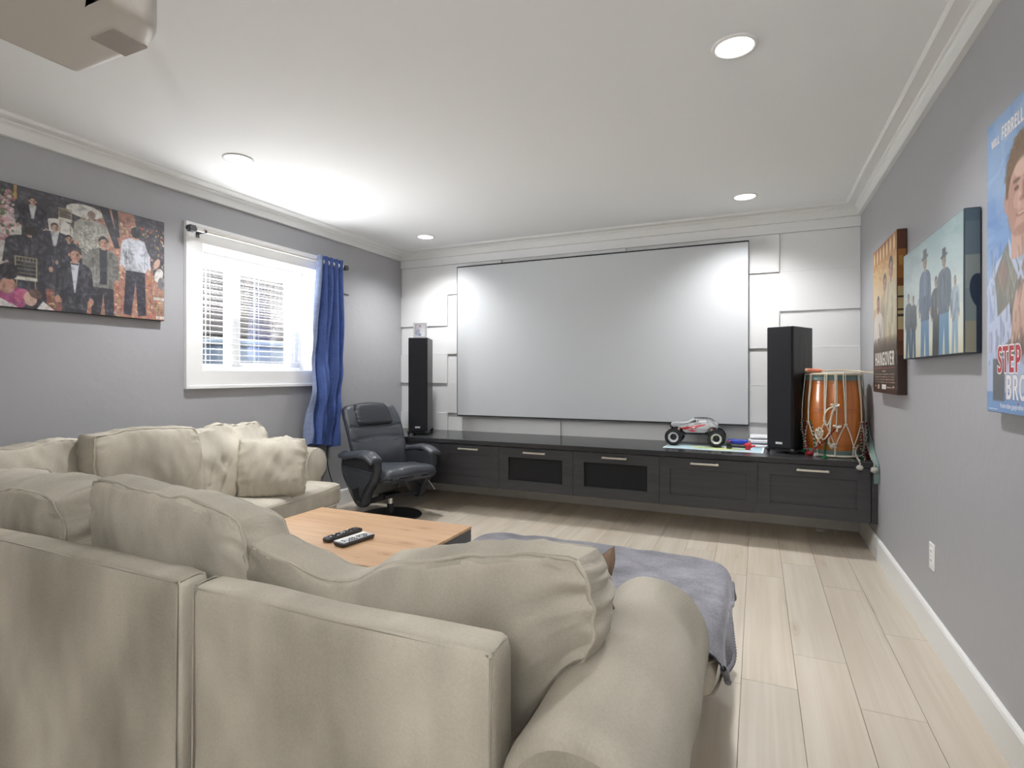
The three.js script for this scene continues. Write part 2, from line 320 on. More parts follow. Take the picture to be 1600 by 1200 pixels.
// a filled cushion: two puffed faces, a gusset between them and a corded seam round each face.
// local frame: x across, y up from the bottom edge, z towards the front face
function cushion(t, { w, h, g, puff, ears = 0.04, wr = 1, s = 1, post, m = M.suede, seam = true, cord = 0.0052, fluff = 1 }) {
  const N = 44, K = 34, G = 8;
  const outline = (u, v) => { const k = ears, c = ears > 0 ? 0.028 : 0; return [u * (1 - k * v * v * (0.6 + 0.4 * Math.abs(u)) - c * Math.pow(Math.abs(v), 7)) * w / 2, v * (1 - k * u * u * (0.6 + 0.4 * Math.abs(v)) - c * Math.pow(Math.abs(u), 7)) * h / 2]; };
  const shape = (u, v, side, q) => {                     // side -1 back, 1 front; q in -1..1 across the gusset
    let [x, y] = outline(u, v); let z;
    const eu = 1 - Math.abs(u), ev = 1 - Math.abs(v), e = Math.min(eu, ev);
    if (side) {
      const b = Math.pow(Math.max(0, 1 - u * u), 0.55) * Math.pow(Math.max(0, 1 - v * v), 0.5);
      z = side * (g / 2 + puff * b * (1 + 0.18 * noise(u * 1.6 + s, v * 1.6, s * 3.1 + side)));
      const near = Math.exp(-e * 5.5), along = eu < ev ? v * h : u * w;
      z += side * wr * 0.015 * near * (1 - near * 0.5) * noise(along * 25 + s * 7, e * 2.5, s + side);       // gathers running in from the seam
      z += side * wr * 0.0085 * noise((u * w + 0.45 * v * h) * 10 + s, (v * h - 0.2 * u * w) * 4.5, s * 2.3) * b; // slack folds
      z += side * wr * 0.005 * noise(u * w * 22 - v * h * 9, v * h * 6, s * 5.7 + 9) * b;
    } else {
      z = q * g / 2; const k = (1 - q * q) * 0.020 * fluff, l = Math.hypot(u, v) || 1;
      if (Math.abs(u) > 0.999) x += Math.sign(u) * k; if (Math.abs(v) > 0.999) y += Math.sign(v) * k;
      const along = Math.abs(u) > 0.999 ? v * h : u * w, d = wr * 0.004 * noise(along * 34 + s, q * 1.5, s) * (1 - q * q * 0.6);
      if (Math.abs(u) > 0.999) x += Math.sign(u) * d; if (Math.abs(v) > 0.999) y += Math.sign(v) * d;
    }
    const rim = Math.exp(-e * 7); z += wr * 0.011 * rim * noise(u * w * 7 + s * 3, v * h * 7, s * 1.7); // the seam wanders
    y += 0.012 * wr * noise(u * 2.6 + s, v * 2, s + 4) * (v > 0 ? v : 0) + 0.005 * wr * rim * noise(u * 9 + s, v * 9, s + 2); x += 0.006 * wr * rim * noise(v * 6 + s, u * 6, s + 6);
    const P = V(x, y + h / 2, z); if (post) post(P, u, v); return P;
  };
  const pos = [], idx = [];
  const face = (side) => {
    const o = pos.length / 3;
    for (let j = 0; j <= K; j++) for (let i = 0; i <= N; i++) { const f = (a) => Math.sin((a * 2 - 1) * PI / 2) * 0.5 + (a * 2 - 1) * 0.5; const P = shape(f(i / N), f(j / K), side, 0); pos.push(P.x, P.y, P.z); }
    for (let j = 0; j < K; j++) for (let i = 0; i < N; i++) { const a = o + j * (N + 1) + i, b = a + 1, c = a + N + 1, d = c + 1; side > 0 ? idx.push(a, b, d, a, d, c) : idx.push(a, d, b, a, c, d); }
  };
  face(1); face(-1);
  const ring = []; const R = 46;
  for (let i = 0; i < R; i++) ring.push([-1 + 2 * i / R, -1]); for (let i = 0; i < R; i++) ring.push([1, -1 + 2 * i / R]);
  for (let i = 0; i < R; i++) ring.push([1 - 2 * i / R, 1]); for (let i = 0; i < R; i++) ring.push([-1, 1 - 2 * i / R]);
  const o = pos.length / 3, n = ring.length;
  for (let q = 0; q <= G; q++) for (let i = 0; i <= n; i++) { const [u, v] = ring[i % n], P = shape(u, v, 0, -1 + 2 * q / G); pos.push(P.x, P.y, P.z); }
  for (let q = 0; q < G; q++) for (let i = 0; i < n; i++) { const a = o + q * (n + 1) + i, b = a + 1, c = a + n + 1, d = c + 1; idx.push(a, b, d, a, d, c); }
  const geo = new THREE.BufferGeometry(); geo.setAttribute('position', new THREE.Float32BufferAttribute(pos, 3)); geo.setIndex(idx); geo.computeVertexNormals();
  mesh('cushion_cover', metreUV(geo, 1, s * 0.37, s * 0.61), m, t);
  if (seam) for (const q of [1, -1]) {
    const pts = []; for (let i = 0; i < n; i += 2) pts.push(shape(...ring[i], 0, q));
    mesh('piping', metreUV(tube(pts, cord, n, 6, true), 1, s, 0), m, t);
  }
  return t;
}
const weld = (pts, r = 0.0042, closed = false) => tube(pts, r, Math.max(24, pts.length * 6), 6, closed);

// ---- sofa section with a plain back, long side towards the camera (back to the camera) ----
function sofaBack(t, x0, x1, h, zr, zf, s) {             // upholstered back: rear face at zr, front at zf (zf < zr)
  const w = x1 - x0, d = zr - zf;
  const g = softBox(w, h - 0.04, d, 0.022, 40, 24, 6, (v, n) => { v.addScaledVector(n, 0.0035 * noise(v.x * 5 + s, v.y * 5, v.z * 5 + s)); if (v.y > 0) v.y += 0.004 * noise(v.x * 4 + s, 3, s); });
  move(g, (x0 + x1) / 2, 0.04 + (h - 0.04) / 2, (zr + zf) / 2); mesh('backrest', metreUV(g, 1, s * 0.4, s * 0.23), M.suede, t);
  const e = 0.010, pts = []; for (let i = 0; i <= 14; i++) { const a = i / 14; pts.push(V(mix(x0 + 0.012, x1 - 0.012, a), h - 0.008 + 0.004 * noise(mix(x0, x1, a) * 4 + s, 3, s), zr - 0.006)); }
  const side = (x) => [V(x, h - 0.012, zr - 0.004), V(x, h * 0.6, zr - 0.0015), V(x, 0.06, zr - 0.0015)];
  for (const g2 of [weld(pts, 0.0024), weld(side(x1 - 0.008), 0.0022), weld(side(x0 + 0.008), 0.0022)]) mesh('seam', g2, M.suede, t);
  const rim = (x) => [V(x, h - 0.05, zf + 0.004), V(x, h - 0.006, zf + 0.02), V(x, h - 0.004, (zf + zr) / 2), V(x, h - 0.008, zr - 0.01)];
  for (const x of [x1 - 0.007, x0 + 0.007]) mesh('seam', weld(rim(x), 0.0024), M.suede, t);
}
function seatCushion(t, x0, x1, z0, z1, y0, y1, s, m = M.suede) {
  const w = x1 - x0, d = z1 - z0, h = y1 - y0, r = 0.045;
  const g = softBox(w, h, d, r, 36, 10, 36, (v, n) => { const a = Math.max(0, 1 - (2 * v.x / w) ** 2), b = Math.max(0, 1 - (2 * v.z / d) ** 2); if (v.y > 0) v.y += 0.018 * Math.pow(a * b, 0.5) + 0.005 * noise(v.x * 7 + s, v.z * 7, s); v.addScaledVector(n, 0.004 * noise(v.x * 9, v.y * 5 + s, v.z * 9)); });
  move(g, (x0 + x1) / 2, (y0 + y1) / 2, (z0 + z1) / 2); mesh('seat_cushion', metreUV(g, 1, s * 0.3, s * 0.7), m, t);
  for (const y of [y1 - 0.012, y0 + 0.014]) { const i = 0.008, c = 0.035; mesh('piping', weld([[x0 + c, y, z0 + i], [x1 - c, y, z0 + i], [x1 - i, y, z0 + c], [x1 - i, y, z1 - c], [x1 - c, y, z1 - i], [x0 + c, y, z1 - i], [x0 + i, y, z1 - c], [x0 + i, y, z0 + c]].map((p) => V(...p)), 0.0045, true), m, t); }
}
// rolled arm running along z from z0 to z1; roll centre (cx, cy), radius r, post under it from px0 to px1; dir = +1 when the roll leans to +x
function rolledArm(t, { cx, cy, r, px0, px1, z0, z1, s, m, bevel = 0.03 }) {
  const sh = new THREE.Shape(); const right = px1 > cx - 0 && cx - px0 < px1 - cx ? 1 : 1;
  const a0 = Math.asin(clamp((px1 - cx) / r, -1, 1)), a1 = Math.asin(clamp((px0 - cx) / r, -1, 1));
  sh.moveTo(px0, 0.06); sh.lineTo(px1, 0.06);
  const n = 30, st = -PI / 2 + a0, en = 1.5 * PI + a1;    // angles: from below-right round over the top to below-left
  for (let i = 0; i <= n; i++) { const q = mix(st, en, i / n); sh.lineTo(cx + r * Math.cos(q), cy + r * Math.sin(q)); }
  sh.lineTo(px0, 0.06);
  const L = z1 - z0 - 2 * bevel, g0 = new THREE.ExtrudeGeometry(sh, { depth: L, steps: 26, bevelEnabled: true, bevelSize: bevel * 0.5, bevelOffset: -bevel * 0.5, bevelThickness: bevel, bevelSegments: 5 });
  g0.deleteAttribute('uv'); g0.deleteAttribute('normal');
  const g = mergeVertices(g0, 1e-4); g.translate(0, 0, z0 + bevel);
  deform(g, (v) => { const k = sstep(0.2, 0.5, v.y); const d = 0.012 * noise(v.x * 5 + s, v.y * 5, v.z * 4.2) + 0.004 * noise(v.x * 16, v.y * 14 + s, v.z * 11); v.x += d * k; v.y += d * 0.9 * k; });
  const gg = toCreasedNormals(g, 0.9), p = gg.attributes.position, uv = new Float32Array(p.count * 2);
  for (let i = 0; i < p.count; i += 3) {                  // unroll the roll: arc length by length, flat on the end caps
    const zc = (p.getZ(i) + p.getZ(i + 1) + p.getZ(i + 2)) / 3, cap = zc < z0 + 0.0004 || zc > z1 - 0.0004; let a0 = 0;
    for (let j = i; j < i + 3; j++) { let a = Math.atan2(p.getX(j) - cx, p.getY(j) - cy); if (j > i) { if (a - a0 > PI) a -= 2 * PI; if (a - a0 < -PI) a += 2 * PI; } else a0 = a; uv[j * 2] = (cap ? p.getX(j) : a * r * 1.1) + s * 0.2; uv[j * 2 + 1] = (cap ? p.getY(j) : p.getZ(j)) + s * 0.5; }
  }
  gg.setAttribute('uv', new THREE.BufferAttribute(uv, 2)); mesh('arm', gg, m, t);
}
const BACK = 0.70, SEAT = 0.40;
// ---- long section at the left: its plain back stands to the camera ----
{
  const t = thing('sofa_section', 'long beige suede sofa section with a plain back, its end beside a narrow gap', 'sofa', [0, 0, 0]);
  sofaBack(t, -3.30, -1.205, BACK, -0.83, -0.915, 2);
  mesh('base', metreUV(softBox(2.08, 0.24, 0.80, 0.02, 12, 6, 8).translate(-2.255, 0.16, -1.32)), M.suede, t);
  seatCushion(t, -2.22, -1.215, -1.74, -0.93, 0.27, SEAT, 3);
  seatCushion(t, -3.28, -2.24, -1.74, -0.93, 0.27, SEAT, 4);
  for (const x of [-3.22, -1.28]) for (const z of [-0.9, -1.66]) mesh('foot', rod([x, 0, z], [x, 0.05, z], 0.02, 12, 0.026), M.sofaFoot, t);
}
// ---- chaise section at the right, with a rolled arm ----
{
  const t = thing('chaise_section', 'beige suede chaise section with a rolled arm and a grey blanket over its seat', 'sofa', [0, 0, 0]);
  sofaBack(t, -1.165, -0.405, BACK, -0.83, -0.915, 7);
  mesh('base', metreUV(softBox(0.94, 0.24, 1.52, 0.02, 10, 6, 16).translate(-0.672, 0.16, -1.61)), M.suede, t);
  seatCushion(t, -1.18, -0.385, -2.38, -0.93, 0.27, SEAT, 8);
  seatCushion(t, -0.40, -0.105, -2.38, -1.575, 0.27, SEAT - 0.012, 9);
  rolledArm(t, { cx: -0.255, cy: 0.475, r: 0.142, px0: -0.37, px1: -0.195, z0: -1.56, z1: -0.80, s: 5, m: M.suede, bevel: 0.05 });
  for (const x of [-1.1, -0.24]) for (const z of [-0.9, -2.3]) mesh('foot', rod([x, 0, z], [x, 0.05, z], 0.02, 12, 0.026), M.sofaFoot, t);
}
// ---- section along the window wall, slightly turned: local +x far, +z into the room ----
const TC = 96.4 * PI / 180, CX = -2.735, CZ = -3.125;     // far front corner of the seat
const cLoc = (x, z) => [CX + x * Math.cos(TC) + z * Math.sin(TC), CZ - x * Math.sin(TC) + z * Math.cos(TC)];
{
  const t = thing('sofa_section', 'beige suede sofa section under the window, ending in a small rolled arm', 'sofa', [CX, 0, CZ], TC);
  // local: far end x = 0, near end x = -1.26; front z = 0, back z = -0.72
  const b = softBox(1.20, 0.58, 0.07, 0.02, 24, 12, 4).translate(-0.68, 0.35, -0.61); mesh('backrest', metreUV(b), M.suede, t);
  mesh('base', metreUV(softBox(1.26, 0.20, 0.60, 0.015, 16, 6, 10).translate(-0.645, 0.14, -0.335)), M.suede, t);
  seatCushion(t, -1.27, 0.0, -0.58, 0.0, 0.235, 0.39, 12, M.suede);
  // arm across the far end
  const arm = new THREE.Group(); t.add(arm); arm.name = 'armrest';
  const c = { cx: 0.04, cy: 0.505, r: 0.118, z0: -0.62, z1: -0.25, s: 3, m: M.suede, bevel: 0.018 };
  rolledArm(arm, { ...c, px0: -0.06, px1: 0.085 });
  const ring = []; for (let i = 0; i <= 20; i++) { const q = mix(-PI / 2 + 0.35, 1.5 * PI - 0.7, i / 20); ring.push(V(c.cx + (c.r - 0.008) * Math.cos(q), c.cy + (c.r - 0.008) * Math.sin(q), c.z1 - 0.004)); }
  ring.push(V(-0.055, 0.3, c.z1 - 0.003)); ring.unshift(V(0.079, 0.3, c.z1 - 0.003));
  mesh('piping', weld(ring, 0.0045), M.suede, arm);
  for (const x of [-0.06, -1.2]) for (const z of [-0.1, -0.58]) mesh('foot', rod([x, 0, z], [x, 0.045, z], 0.02, 12, 0.026), M.sofaFoot, t);
}
// ---- loose back cushions ----
function place(t, x, y, z, yaw, tilt, roll = 0) { t.position.set(x, y, z); t.rotation.set(tilt, yaw, roll, 'YXZ'); return t; }
const bc = (label) => thing('back_cushion', label, 'cushion', [0, 0, 0], 0, 'loose suede back cushions on the sofa');
// along the window wall (faces look into the room)
place(cushion(bc('suede back cushion under the framed crowd picture, in the sofa corner'), { w: 0.66, h: 0.44, g: 0.13, puff: 0.05, s: 1, wr: 1.2, m: M.suede }), -3.06, SEAT + 0.0, -1.36, TC + 0.06, -0.16);
place(cushion(bc('tall smooth suede back cushion below the window, beside the corner cushion'), { w: 0.60, h: 0.46, g: 0.12, puff: 0.055, s: 2, wr: 0.7, m: M.suede }), -2.98, SEAT + 0.005, -1.90, TC - 0.02, -0.17, -0.02);
place(cushion(bc('slumped wrinkled suede back cushion behind the small square pillow'), { w: 0.66, h: 0.45, g: 0.12, puff: 0.05, s: 3, wr: 1.5, m: M.suede, post: (p) => { p.y += 0.05 * p.x * 1.2; p.z -= 0.05 * sstep(0.25, 0.45, p.y); } }), -3.04, SEAT - 0.01, -2.46, TC - 0.1, -0.26, 0.0);
// along the near back (rear faces look at the camera)
place(cushion(bc('suede back cushion cut off by the picture edge, beside the corner cushion'), { w: 0.70, h: 0.44, g: 0.17, puff: 0.05, s: 4, wr: 1.2 }), -2.31, SEAT - 0.03, -1.11, PI, -0.12, 0.0);
place(cushion(bc('plump suede back cushion leaning above the end of the long plain back'), { w: 0.73, h: 0.445, g: 0.13, puff: 0.055, s: 5, wr: 1.0, post: (p, u, v) => { p.y += (-0.02 * sstep(-0.2, 1, -u) - 0.035 * (p.z / 0.12 + 0.5)) * Math.max(v, 0) + 0.012 * Math.max(v, 0); } }), -1.53, SEAT - 0.005, -1.11, PI - 0.05, -0.10, 0.0);
place(cushion(bc('sagging suede back cushion leaning over the chaise back and arm'), { w: 0.95, h: 0.36, g: 0.13, puff: 0.05, s: 6, wr: 1.0, post: (p, u, v) => {
  const a = -u, f = p.y / 0.36;                          // a: -1 at the gap side, +1 at the arm side
  const top = 0.40 - 0.10 * Math.exp(-((a + 0.38) ** 2) / 0.10) + 0.055 * sstep(0.0, 0.8, a), bot = 0.23 * sstep(0.55, 1.0, a);
  p.y = mix(bot, top, f) - 0.03 * (p.z / 0.12 + 0.5) * Math.max(v, 0);
  p.z += 0.03 * sstep(0.2, 1, a) + 0.03 * Math.exp(-((a + 0.38) ** 2) / 0.1) * f;
} }), -0.765, SEAT - 0.035, -1.11, PI, -0.12, 0.0);
// ---- throw pillows ----
place(cushion(thing('throw_pillow', 'small square suede pillow leaning against the back cushion by the rolled arm', 'pillow'), { w: 0.41, h: 0.37, g: 0.02, puff: 0.085, s: 8, wr: 1.0, ears: 0.05, m: M.suede, seam: false, fluff: 0.5 }), -2.79, SEAT - 0.002, -2.53, 0.58, -0.22, 0.03);
place(cushion(thing('throw_pillow', 'small pale suede pillow lying in front of the corner cushion', 'pillow'), { w: 0.40, h: 0.30, g: 0.02, puff: 0.06, s: 9, wr: 1.0, ears: 0.05, m: M.suede, seam: false, fluff: 0.5 }), -2.72, SEAT + 0.03, -1.36, TC - 0.1, -0.75, 0.03);
{
  const t = thing('throw_pillow', 'mottled brown pillow of which one pointed corner peeps out beside the sagging cushion', 'pillow');
  const bt = dataTex(128, 128, (u, v) => { const k = 0.75 + 0.35 * tfbm(u, v, 8, 8, 4, 33); return [k, k * 0.97, k * 0.94]; });
  cushion(t, { w: 0.34, h: 0.27, g: 0.012, puff: 0.045, s: 11, wr: 0.8, ears: -0.26, m: mat({ color: [0.36, 0.27, 0.21], map: bt, roughness: 0.95 }), seam: false, fluff: 0.3 });
  place(t, -0.455, SEAT + 0.015, -1.335, PI - 0.05, -0.1, -0.22);
}
// ---- grey fleece blanket over the chaise ----
{
  const t = thing('blanket', 'soft grey fleece blanket spread over the chaise seat, hanging over its corner', 'blanket');
  const x0 = -1.205, x1 = -0.088, zf = -2.395, top = SEAT + 0.026;
  const NX = 130, NZ = 110, Z0 = zf - 0.16, Z1 = -1.30, X0 = x0 - 0.16, pos = [], idx = [], r = 0.045, rc = 0.11;
  const drop = (d, fold) => {                             // d: cloth beyond the edge -> [out, down]
    if (d <= 0) return [d, 0]; const q = r * PI / 2; if (d < q) return [r * Math.sin(d / r), r * (1 - Math.cos(d / r))];
    return [r + (d - q) * fold, r + (d - q) * Math.sqrt(Math.max(0, 1 - fold * fold))];
  };
  const P = (X, Z) => {
    let x = X, z = Z, y = top + 0.005 * noise(X * 6, Z * 6, 2) + 0.004 * noise(X * 15, Z * 9, 5) + 0.006 * Math.pow(Math.max(0, noise(X * 3 + Z * 5, Z * 2 - X * 2, 4)), 2);
    // rounded plan of the seat, inset by r
    const ax0 = x0 + r + rc, ax1 = x1 - r - rc, az = zf + r + rc, cx = clamp(X, ax0, ax1), cz = Math.max(Z, az), ex = X - cx, ez = Z - cz, e = Math.hypot(ex, ez), d = e - rc;
    if (d > 0) {
      const fx = ex / e, fz = ez / e, right = fx > 0.2 ? 1 : 0, s = Z * 8.5 + Math.atan2(fz, fx) * 1.4;
      const wave = noise(s, d * 2.2, 7 + right), fold = clamp((right ? 0.24 : 0.12) + 0.36 * wave * sstep(0.02, 0.12, d), -0.1, 0.75), [o, dn] = drop(d, fold);
      x = cx + fx * (rc + o); z = cz + fz * (rc + o); y -= dn; if (right) z += 0.035 * noise(s * 0.9 + 3, d * 3, 15) * sstep(0.03, 0.15, d);
    }
    return [x, y, z];
  };
  const ZE = -1.568;                                      // the arm's front face stops the cloth at the right
  const hemX = (Z) => x1 + sstep(ZE + 0.02, ZE - 0.13, Z) * (0.055 + 0.085 * sstep(-2.05, -1.72, Z) + 0.03 * noise(Z * 9, 2, 21) + 0.02 * Math.sin(Z * 23));
  for (let j = 0; j <= NZ; j++) for (let i = 0; i <= NX; i++) {
    const b = j / NZ, a = i / NX, Z = mix(Z0, Z1, b), X = mix(X0, hemX(Z), Math.pow(a, 0.85)), [x, y, z] = P(X, Z); pos.push(x, y, z);
  }
  for (let j = 0; j < NZ; j++) for (let i = 0; i < NX; i++) {
    const a = j * (NX + 1) + i, Z = mix(Z0, Z1, j / NZ), X = pos[a * 3];
    if ((Z > ZE && X > -0.40)) continue;
    idx.push(a, a + NX + 1, a + 1, a + 1, a + NX + 1, a + NX + 2);
  }
  const g = new THREE.BufferGeometry(); g.setAttribute('position', new THREE.Float32BufferAttribute(pos, 3)); g.setIndex(idx); g.computeVertexNormals();
  // thickness: a second skin a few millimetres below
  const g2 = g.clone(), p2 = g2.attributes.position, n2 = g.attributes.normal; for (let i = 0; i < p2.count; i++) p2.setXYZ(i, p2.getX(i) - n2.getX(i) * 0.005, p2.getY(i) - n2.getY(i) * 0.005, p2.getZ(i) - n2.getZ(i) * 0.005);
  const fl = [...idx]; for (let i = 0; i < fl.length; i += 3) { const q = fl[i]; fl[i] = fl[i + 1]; fl[i + 1] = q; } g2.setIndex(fl); g2.computeVertexNormals();
  const fleece = dataTex(512, 512, (u, v) => { const k = 0.86 + 0.22 * tfbm(u, v, 5, 7, 4, 70) + 0.10 * tnoise(u * 256, v * 256, 256, 256, 9); return [k, k, k * 1.01]; }, true, 1.6, 1.6);
  M.fleece = mat({ color: [0.29, 0.285, 0.31], map: fleece, roughness: 0.95, sheen: 0.6, sheenColor: new THREE.Color(0.8, 0.8, 0.85), sheenRoughness: 0.5, bumpMap: suedeBump, bumpScale: 0.002 });
  mesh('cloth', join([metreUV(g), metreUV(g2)]), M.fleece, t);
  const edge = []; for (let j = 0; j <= NZ; j += 2) { const a = (j * (NX + 1) + NX) * 3; if (mix(Z0, Z1, j / NZ) < ZE - 0.01) edge.push(V(pos[a], pos[a + 1], pos[a + 2])); }
  const front = []; for (let i = NX; i >= 0; i -= 3) { const a = i * 3; front.push(V(pos[a], pos[a + 1], pos[a + 2])); }
  const ribs = (pts) => { const g = tube(pts, 0.0085, pts.length * 8, 8), p = g.attributes.position, n = g.attributes.normal; for (let i = 0; i < p.count; i++) { const k = 0.0016 * Math.sin(Math.floor(i / 9) * 2.1); p.setXYZ(i, p.getX(i) + n.getX(i) * k, p.getY(i) + n.getY(i) * k, p.getZ(i) + n.getZ(i) * k); } return metreUV(g); };
  mesh('hem', [ribs(edge), ribs(front)], M.fleece, t);
}
// ---- coffee table ----
{
  const t = thing('coffee_table', 'low square coffee table with an oak top and dark grey sides', 'table', [-1.862, 0, -2.172]);
  const wt = dataTex(512, 512, (u, v) => oak(u, v, [0.83, 0.70, 0.55], [0.66, 0.49, 0.34], 21));
  M.tableTop = mat({ color: [1, 1, 1], map: wt, roughness: 0.42 });
  const W = 1.01, D = 0.70, top = new RoundedBoxGeometry(W, 0.014, D, 1, 0.0025); { const p = top.attributes.position, uv = top.attributes.uv; for (let i = 0; i < p.count; i++) uv.setXY(i, p.getX(i) / 1.3 + 0.1, p.getZ(i) / 1.0 + 0.3); }
  top.translate(0, 0.373, 0); mesh('tabletop', top, M.tableTop, t);
  const dk = mat({ color: [0.062, 0.064, 0.072], roughness: 0.5 });
  mesh('side_panel', span(W / 2 - 0.02, W / 2 - 0.002, 0.09, 0.366, -D / 2 + 0.002, D / 2 - 0.002, 0.001, 1), dk, t);
  mesh('side_panel', span(-W / 2 + 0.002, -W / 2 + 0.02, 0.09, 0.366, -D / 2 + 0.002, D / 2 - 0.002, 0.001, 1), dk, t);
  mesh('drawer', span(-W / 2 + 0.022, W / 2 - 0.022, 0.095, 0.364, D / 2 - 0.022, D / 2 - 0.004, 0.001, 1), dk, t);
  mesh('back_panel', span(-W / 2 + 0.022, W / 2 - 0.022, 0.09, 0.366, -D / 2 + 0.004, -D / 2 + 0.02, 0.001, 1), dk, t);
  mesh('bottom_panel', span(-W / 2 + 0.022, W / 2 - 0.022, 0.09, 0.105, -D / 2 + 0.02, D / 2 - 0.022), dk, t);
  mesh('plinth', span(-W / 2 + 0.08, W / 2 - 0.08, 0, 0.09, -D / 2 + 0.08, D / 2 - 0.08), M.black, t);
}
// ---- two remote controls on the table ----
function remote(label, pos, turn, L, w, body, face, s) {
  const t = thing('remote_control', label, 'remote control', pos, turn, 'remote controls on the coffee table');
  mesh('body', softBox(w, 0.02, L, 0.006, 6, 4, 14, (v) => { v.y += 0.010; if (v.y < 0.01) v.x *= 0.9; }), body, t);
  mesh('face', span(-w / 2 + 0.004, w / 2 - 0.004, 0.0195, 0.021, -L / 2 + 0.005, L / 2 - 0.005, 0.0005, 1), face, t);
  if (face === M.remoteSilver) mesh('white_strip', span(-w / 2 + 0.001, -w / 2 + 0.027, 0.0205, 0.0222, -L / 2 + 0.006, L / 2 - 0.006, 0.0006, 1), M.trim, t);
  for (let j = 0; j < 11; j++) for (let i = 0; i < 3; i++) { if (hash(i, j, s) < 0.12) continue; const b = mesh('button', new THREE.BoxGeometry(0.008, 0.002, 0.006), hash(i, j, s + 1) < 0.2 ? M.trim : M.blackGloss, t); b.position.set(face === M.remoteSilver ? -0.004 + i * 0.0155 : (i - 1) * w * 0.28, 0.0217, -L / 2 + 0.018 + j * (L - 0.03) / 11); }
}
M.remoteDark = mat({ color: [0.035, 0.035, 0.038], roughness: 0.35 }); M.remoteSilver = mat({ color: [0.55, 0.56, 0.58], roughness: 0.35, metalness: 0.4 });
{
  const p = (x, z) => [x, 0.3805, z];
  remote('dark remote control lying behind the silver-faced one', p(-1.838, -2.10), -0.09, 0.215, 0.05, M.remoteDark, M.remoteDark, 3);
  remote('silver and dark remote control lying nearer the cushions', p(-1.735, -2.06), -0.15, 0.19, 0.075, M.remoteDark, M.remoteSilver, 5);
}
// ---------- floating media cabinets along the far wall ----------
{
  const lac = dataTex(256, 256, (u, v) => 0.93 + 0.1 * tfbm(u, v, 3, 60, 3, 14), true, 1.3, 1.3);
  M.cab = mat({ color: [0.046, 0.045, 0.049], map: lac, roughness: 0.4 });
  M.cabBox = mat({ color: [0.72, 0.67, 0.58], roughness: 0.5 });
  M.counter = mat({ color: [0.035, 0.035, 0.038], map: lac, roughness: 0.24 });
  M.mesh = mat({ color: [0.006, 0.006, 0.007], roughness: 0.9, bumpMap: dataTex(64, 64, (u, v) => 0.5 + 0.25 * Math.sin(u * 2 * PI * 16) + 0.25 * Math.sin(v * 2 * PI * 16), false, 12, 12), bumpScale: 0.0015 });
  const xs = [-3.20, -2.535, -1.968, -1.322, -0.658, 0.004, 0.664], y0 = 0.222, y1 = 0.566;
  const words = ['black cabinet unit with solid panel door behind the recliner', 'black cabinet unit with solid panel door, first to the right of the recliner', 'black cabinet unit with dark mesh door, nearer the recliner of the two', 'black cabinet unit with dark mesh door, nearer the toy truck of the two', 'black cabinet unit with solid panel door under the toy truck', 'black cabinet unit with solid panel door under the drum'];
  for (let i = 0; i < 6; i++) {
    const a = xs[i], b = xs[i + 1], t = thing('cabinet', words[i], 'cabinet', [(a + b) / 2, 0, CABZ], 0, 'floating black cabinets under the long counter'), w = b - a;
    mesh('carcass', [span(-w / 2 + 0.001, -w / 2 + 0.019, y0, 0.572, -0.60, -0.022), span(w / 2 - 0.019, w / 2 - 0.001, y0, 0.572, -0.60, -0.022), span(-w / 2 + 0.019, w / 2 - 0.019, y0, y0 + 0.018, -0.60, -0.022), span(-w / 2 + 0.019, w / 2 - 0.019, y0 + 0.018, 0.572, -0.60, -0.59)], M.cabBox, t);
    const vent = i === 2 || i === 3, drop = i === 4 ? -0.006 : i === 5 ? 0.003 : 0;
    const d = new THREE.Group(); d.name = 'door'; t.add(d); d.position.y = drop * 0.3;
    const q = 0.0025, X0 = -w / 2 + q, X1 = w / 2 - q, Y0 = y0 - 0.004, Y1 = y1, fr = vent ? 0.085 : 0.072, ft = vent ? 0.078 : 0.078;
    const g = extrude([[X0, Y0], [X1, Y0], [X1, Y1], [X0, Y1]], 0.016, 0.0016, [[[X0 + fr, Y0 + ft], [X0 + fr, Y1 - ft], [X1 - fr, Y1 - ft], [X1 - fr, Y0 + ft]]], 2); g.translate(0, 0, -0.0185);
    mesh('door_frame', metreUV(g), M.cab, d);
    mesh(vent ? 'mesh_panel' : 'door_panel', span(X0 + fr - 0.004, X1 - fr + 0.004, Y0 + ft - 0.004, Y1 - ft + 0.004, -0.019, vent ? -0.015 : -0.0105), vent ? M.mesh : M.cab, d);
    const hx = (X0 + X1) / 2 + (i === 4 ? -0.015 : 0), hy = Y1 - 0.033, hl = 0.095;
    mesh('handle', [span(hx - hl, hx + hl, hy - 0.0065, hy + 0.0065, 0.019, 0.028, 0.002, 2), span(hx - hl + 0.004, hx - hl + 0.016, hy - 0.006, hy + 0.006, -0.002, 0.021), span(hx + hl - 0.016, hx + hl - 0.004, hy - 0.006, hy + 0.006, -0.002, 0.021)], M.nickel, d);
  }
  const f = tag(mesh('filler_panel', span(0.667, XR - 0.001, 0.214, 0.572, ZF + 0.05, CABZ - 0.008, 0.002, 1), M.cab), 'narrow black filler panel closing the gap between cabinets and grey wall', 'panel');
  tag(mesh('filler_panel', span(XL + 0.001, -3.203, 0.214, 0.572, ZF + 0.05, CABZ - 0.008, 0.002, 1), M.cab), 'narrow black filler panel closing the cabinets behind the recliner', 'panel');
  const c = tag(mesh('counter', span(XL + 0.001, XR - 0.001, 0.573, COUNTER, ZF + 0.010, CABZ + 0.016, 0.003, 2), M.counter), 'long glossy black counter top running under the screen', 'counter');
}
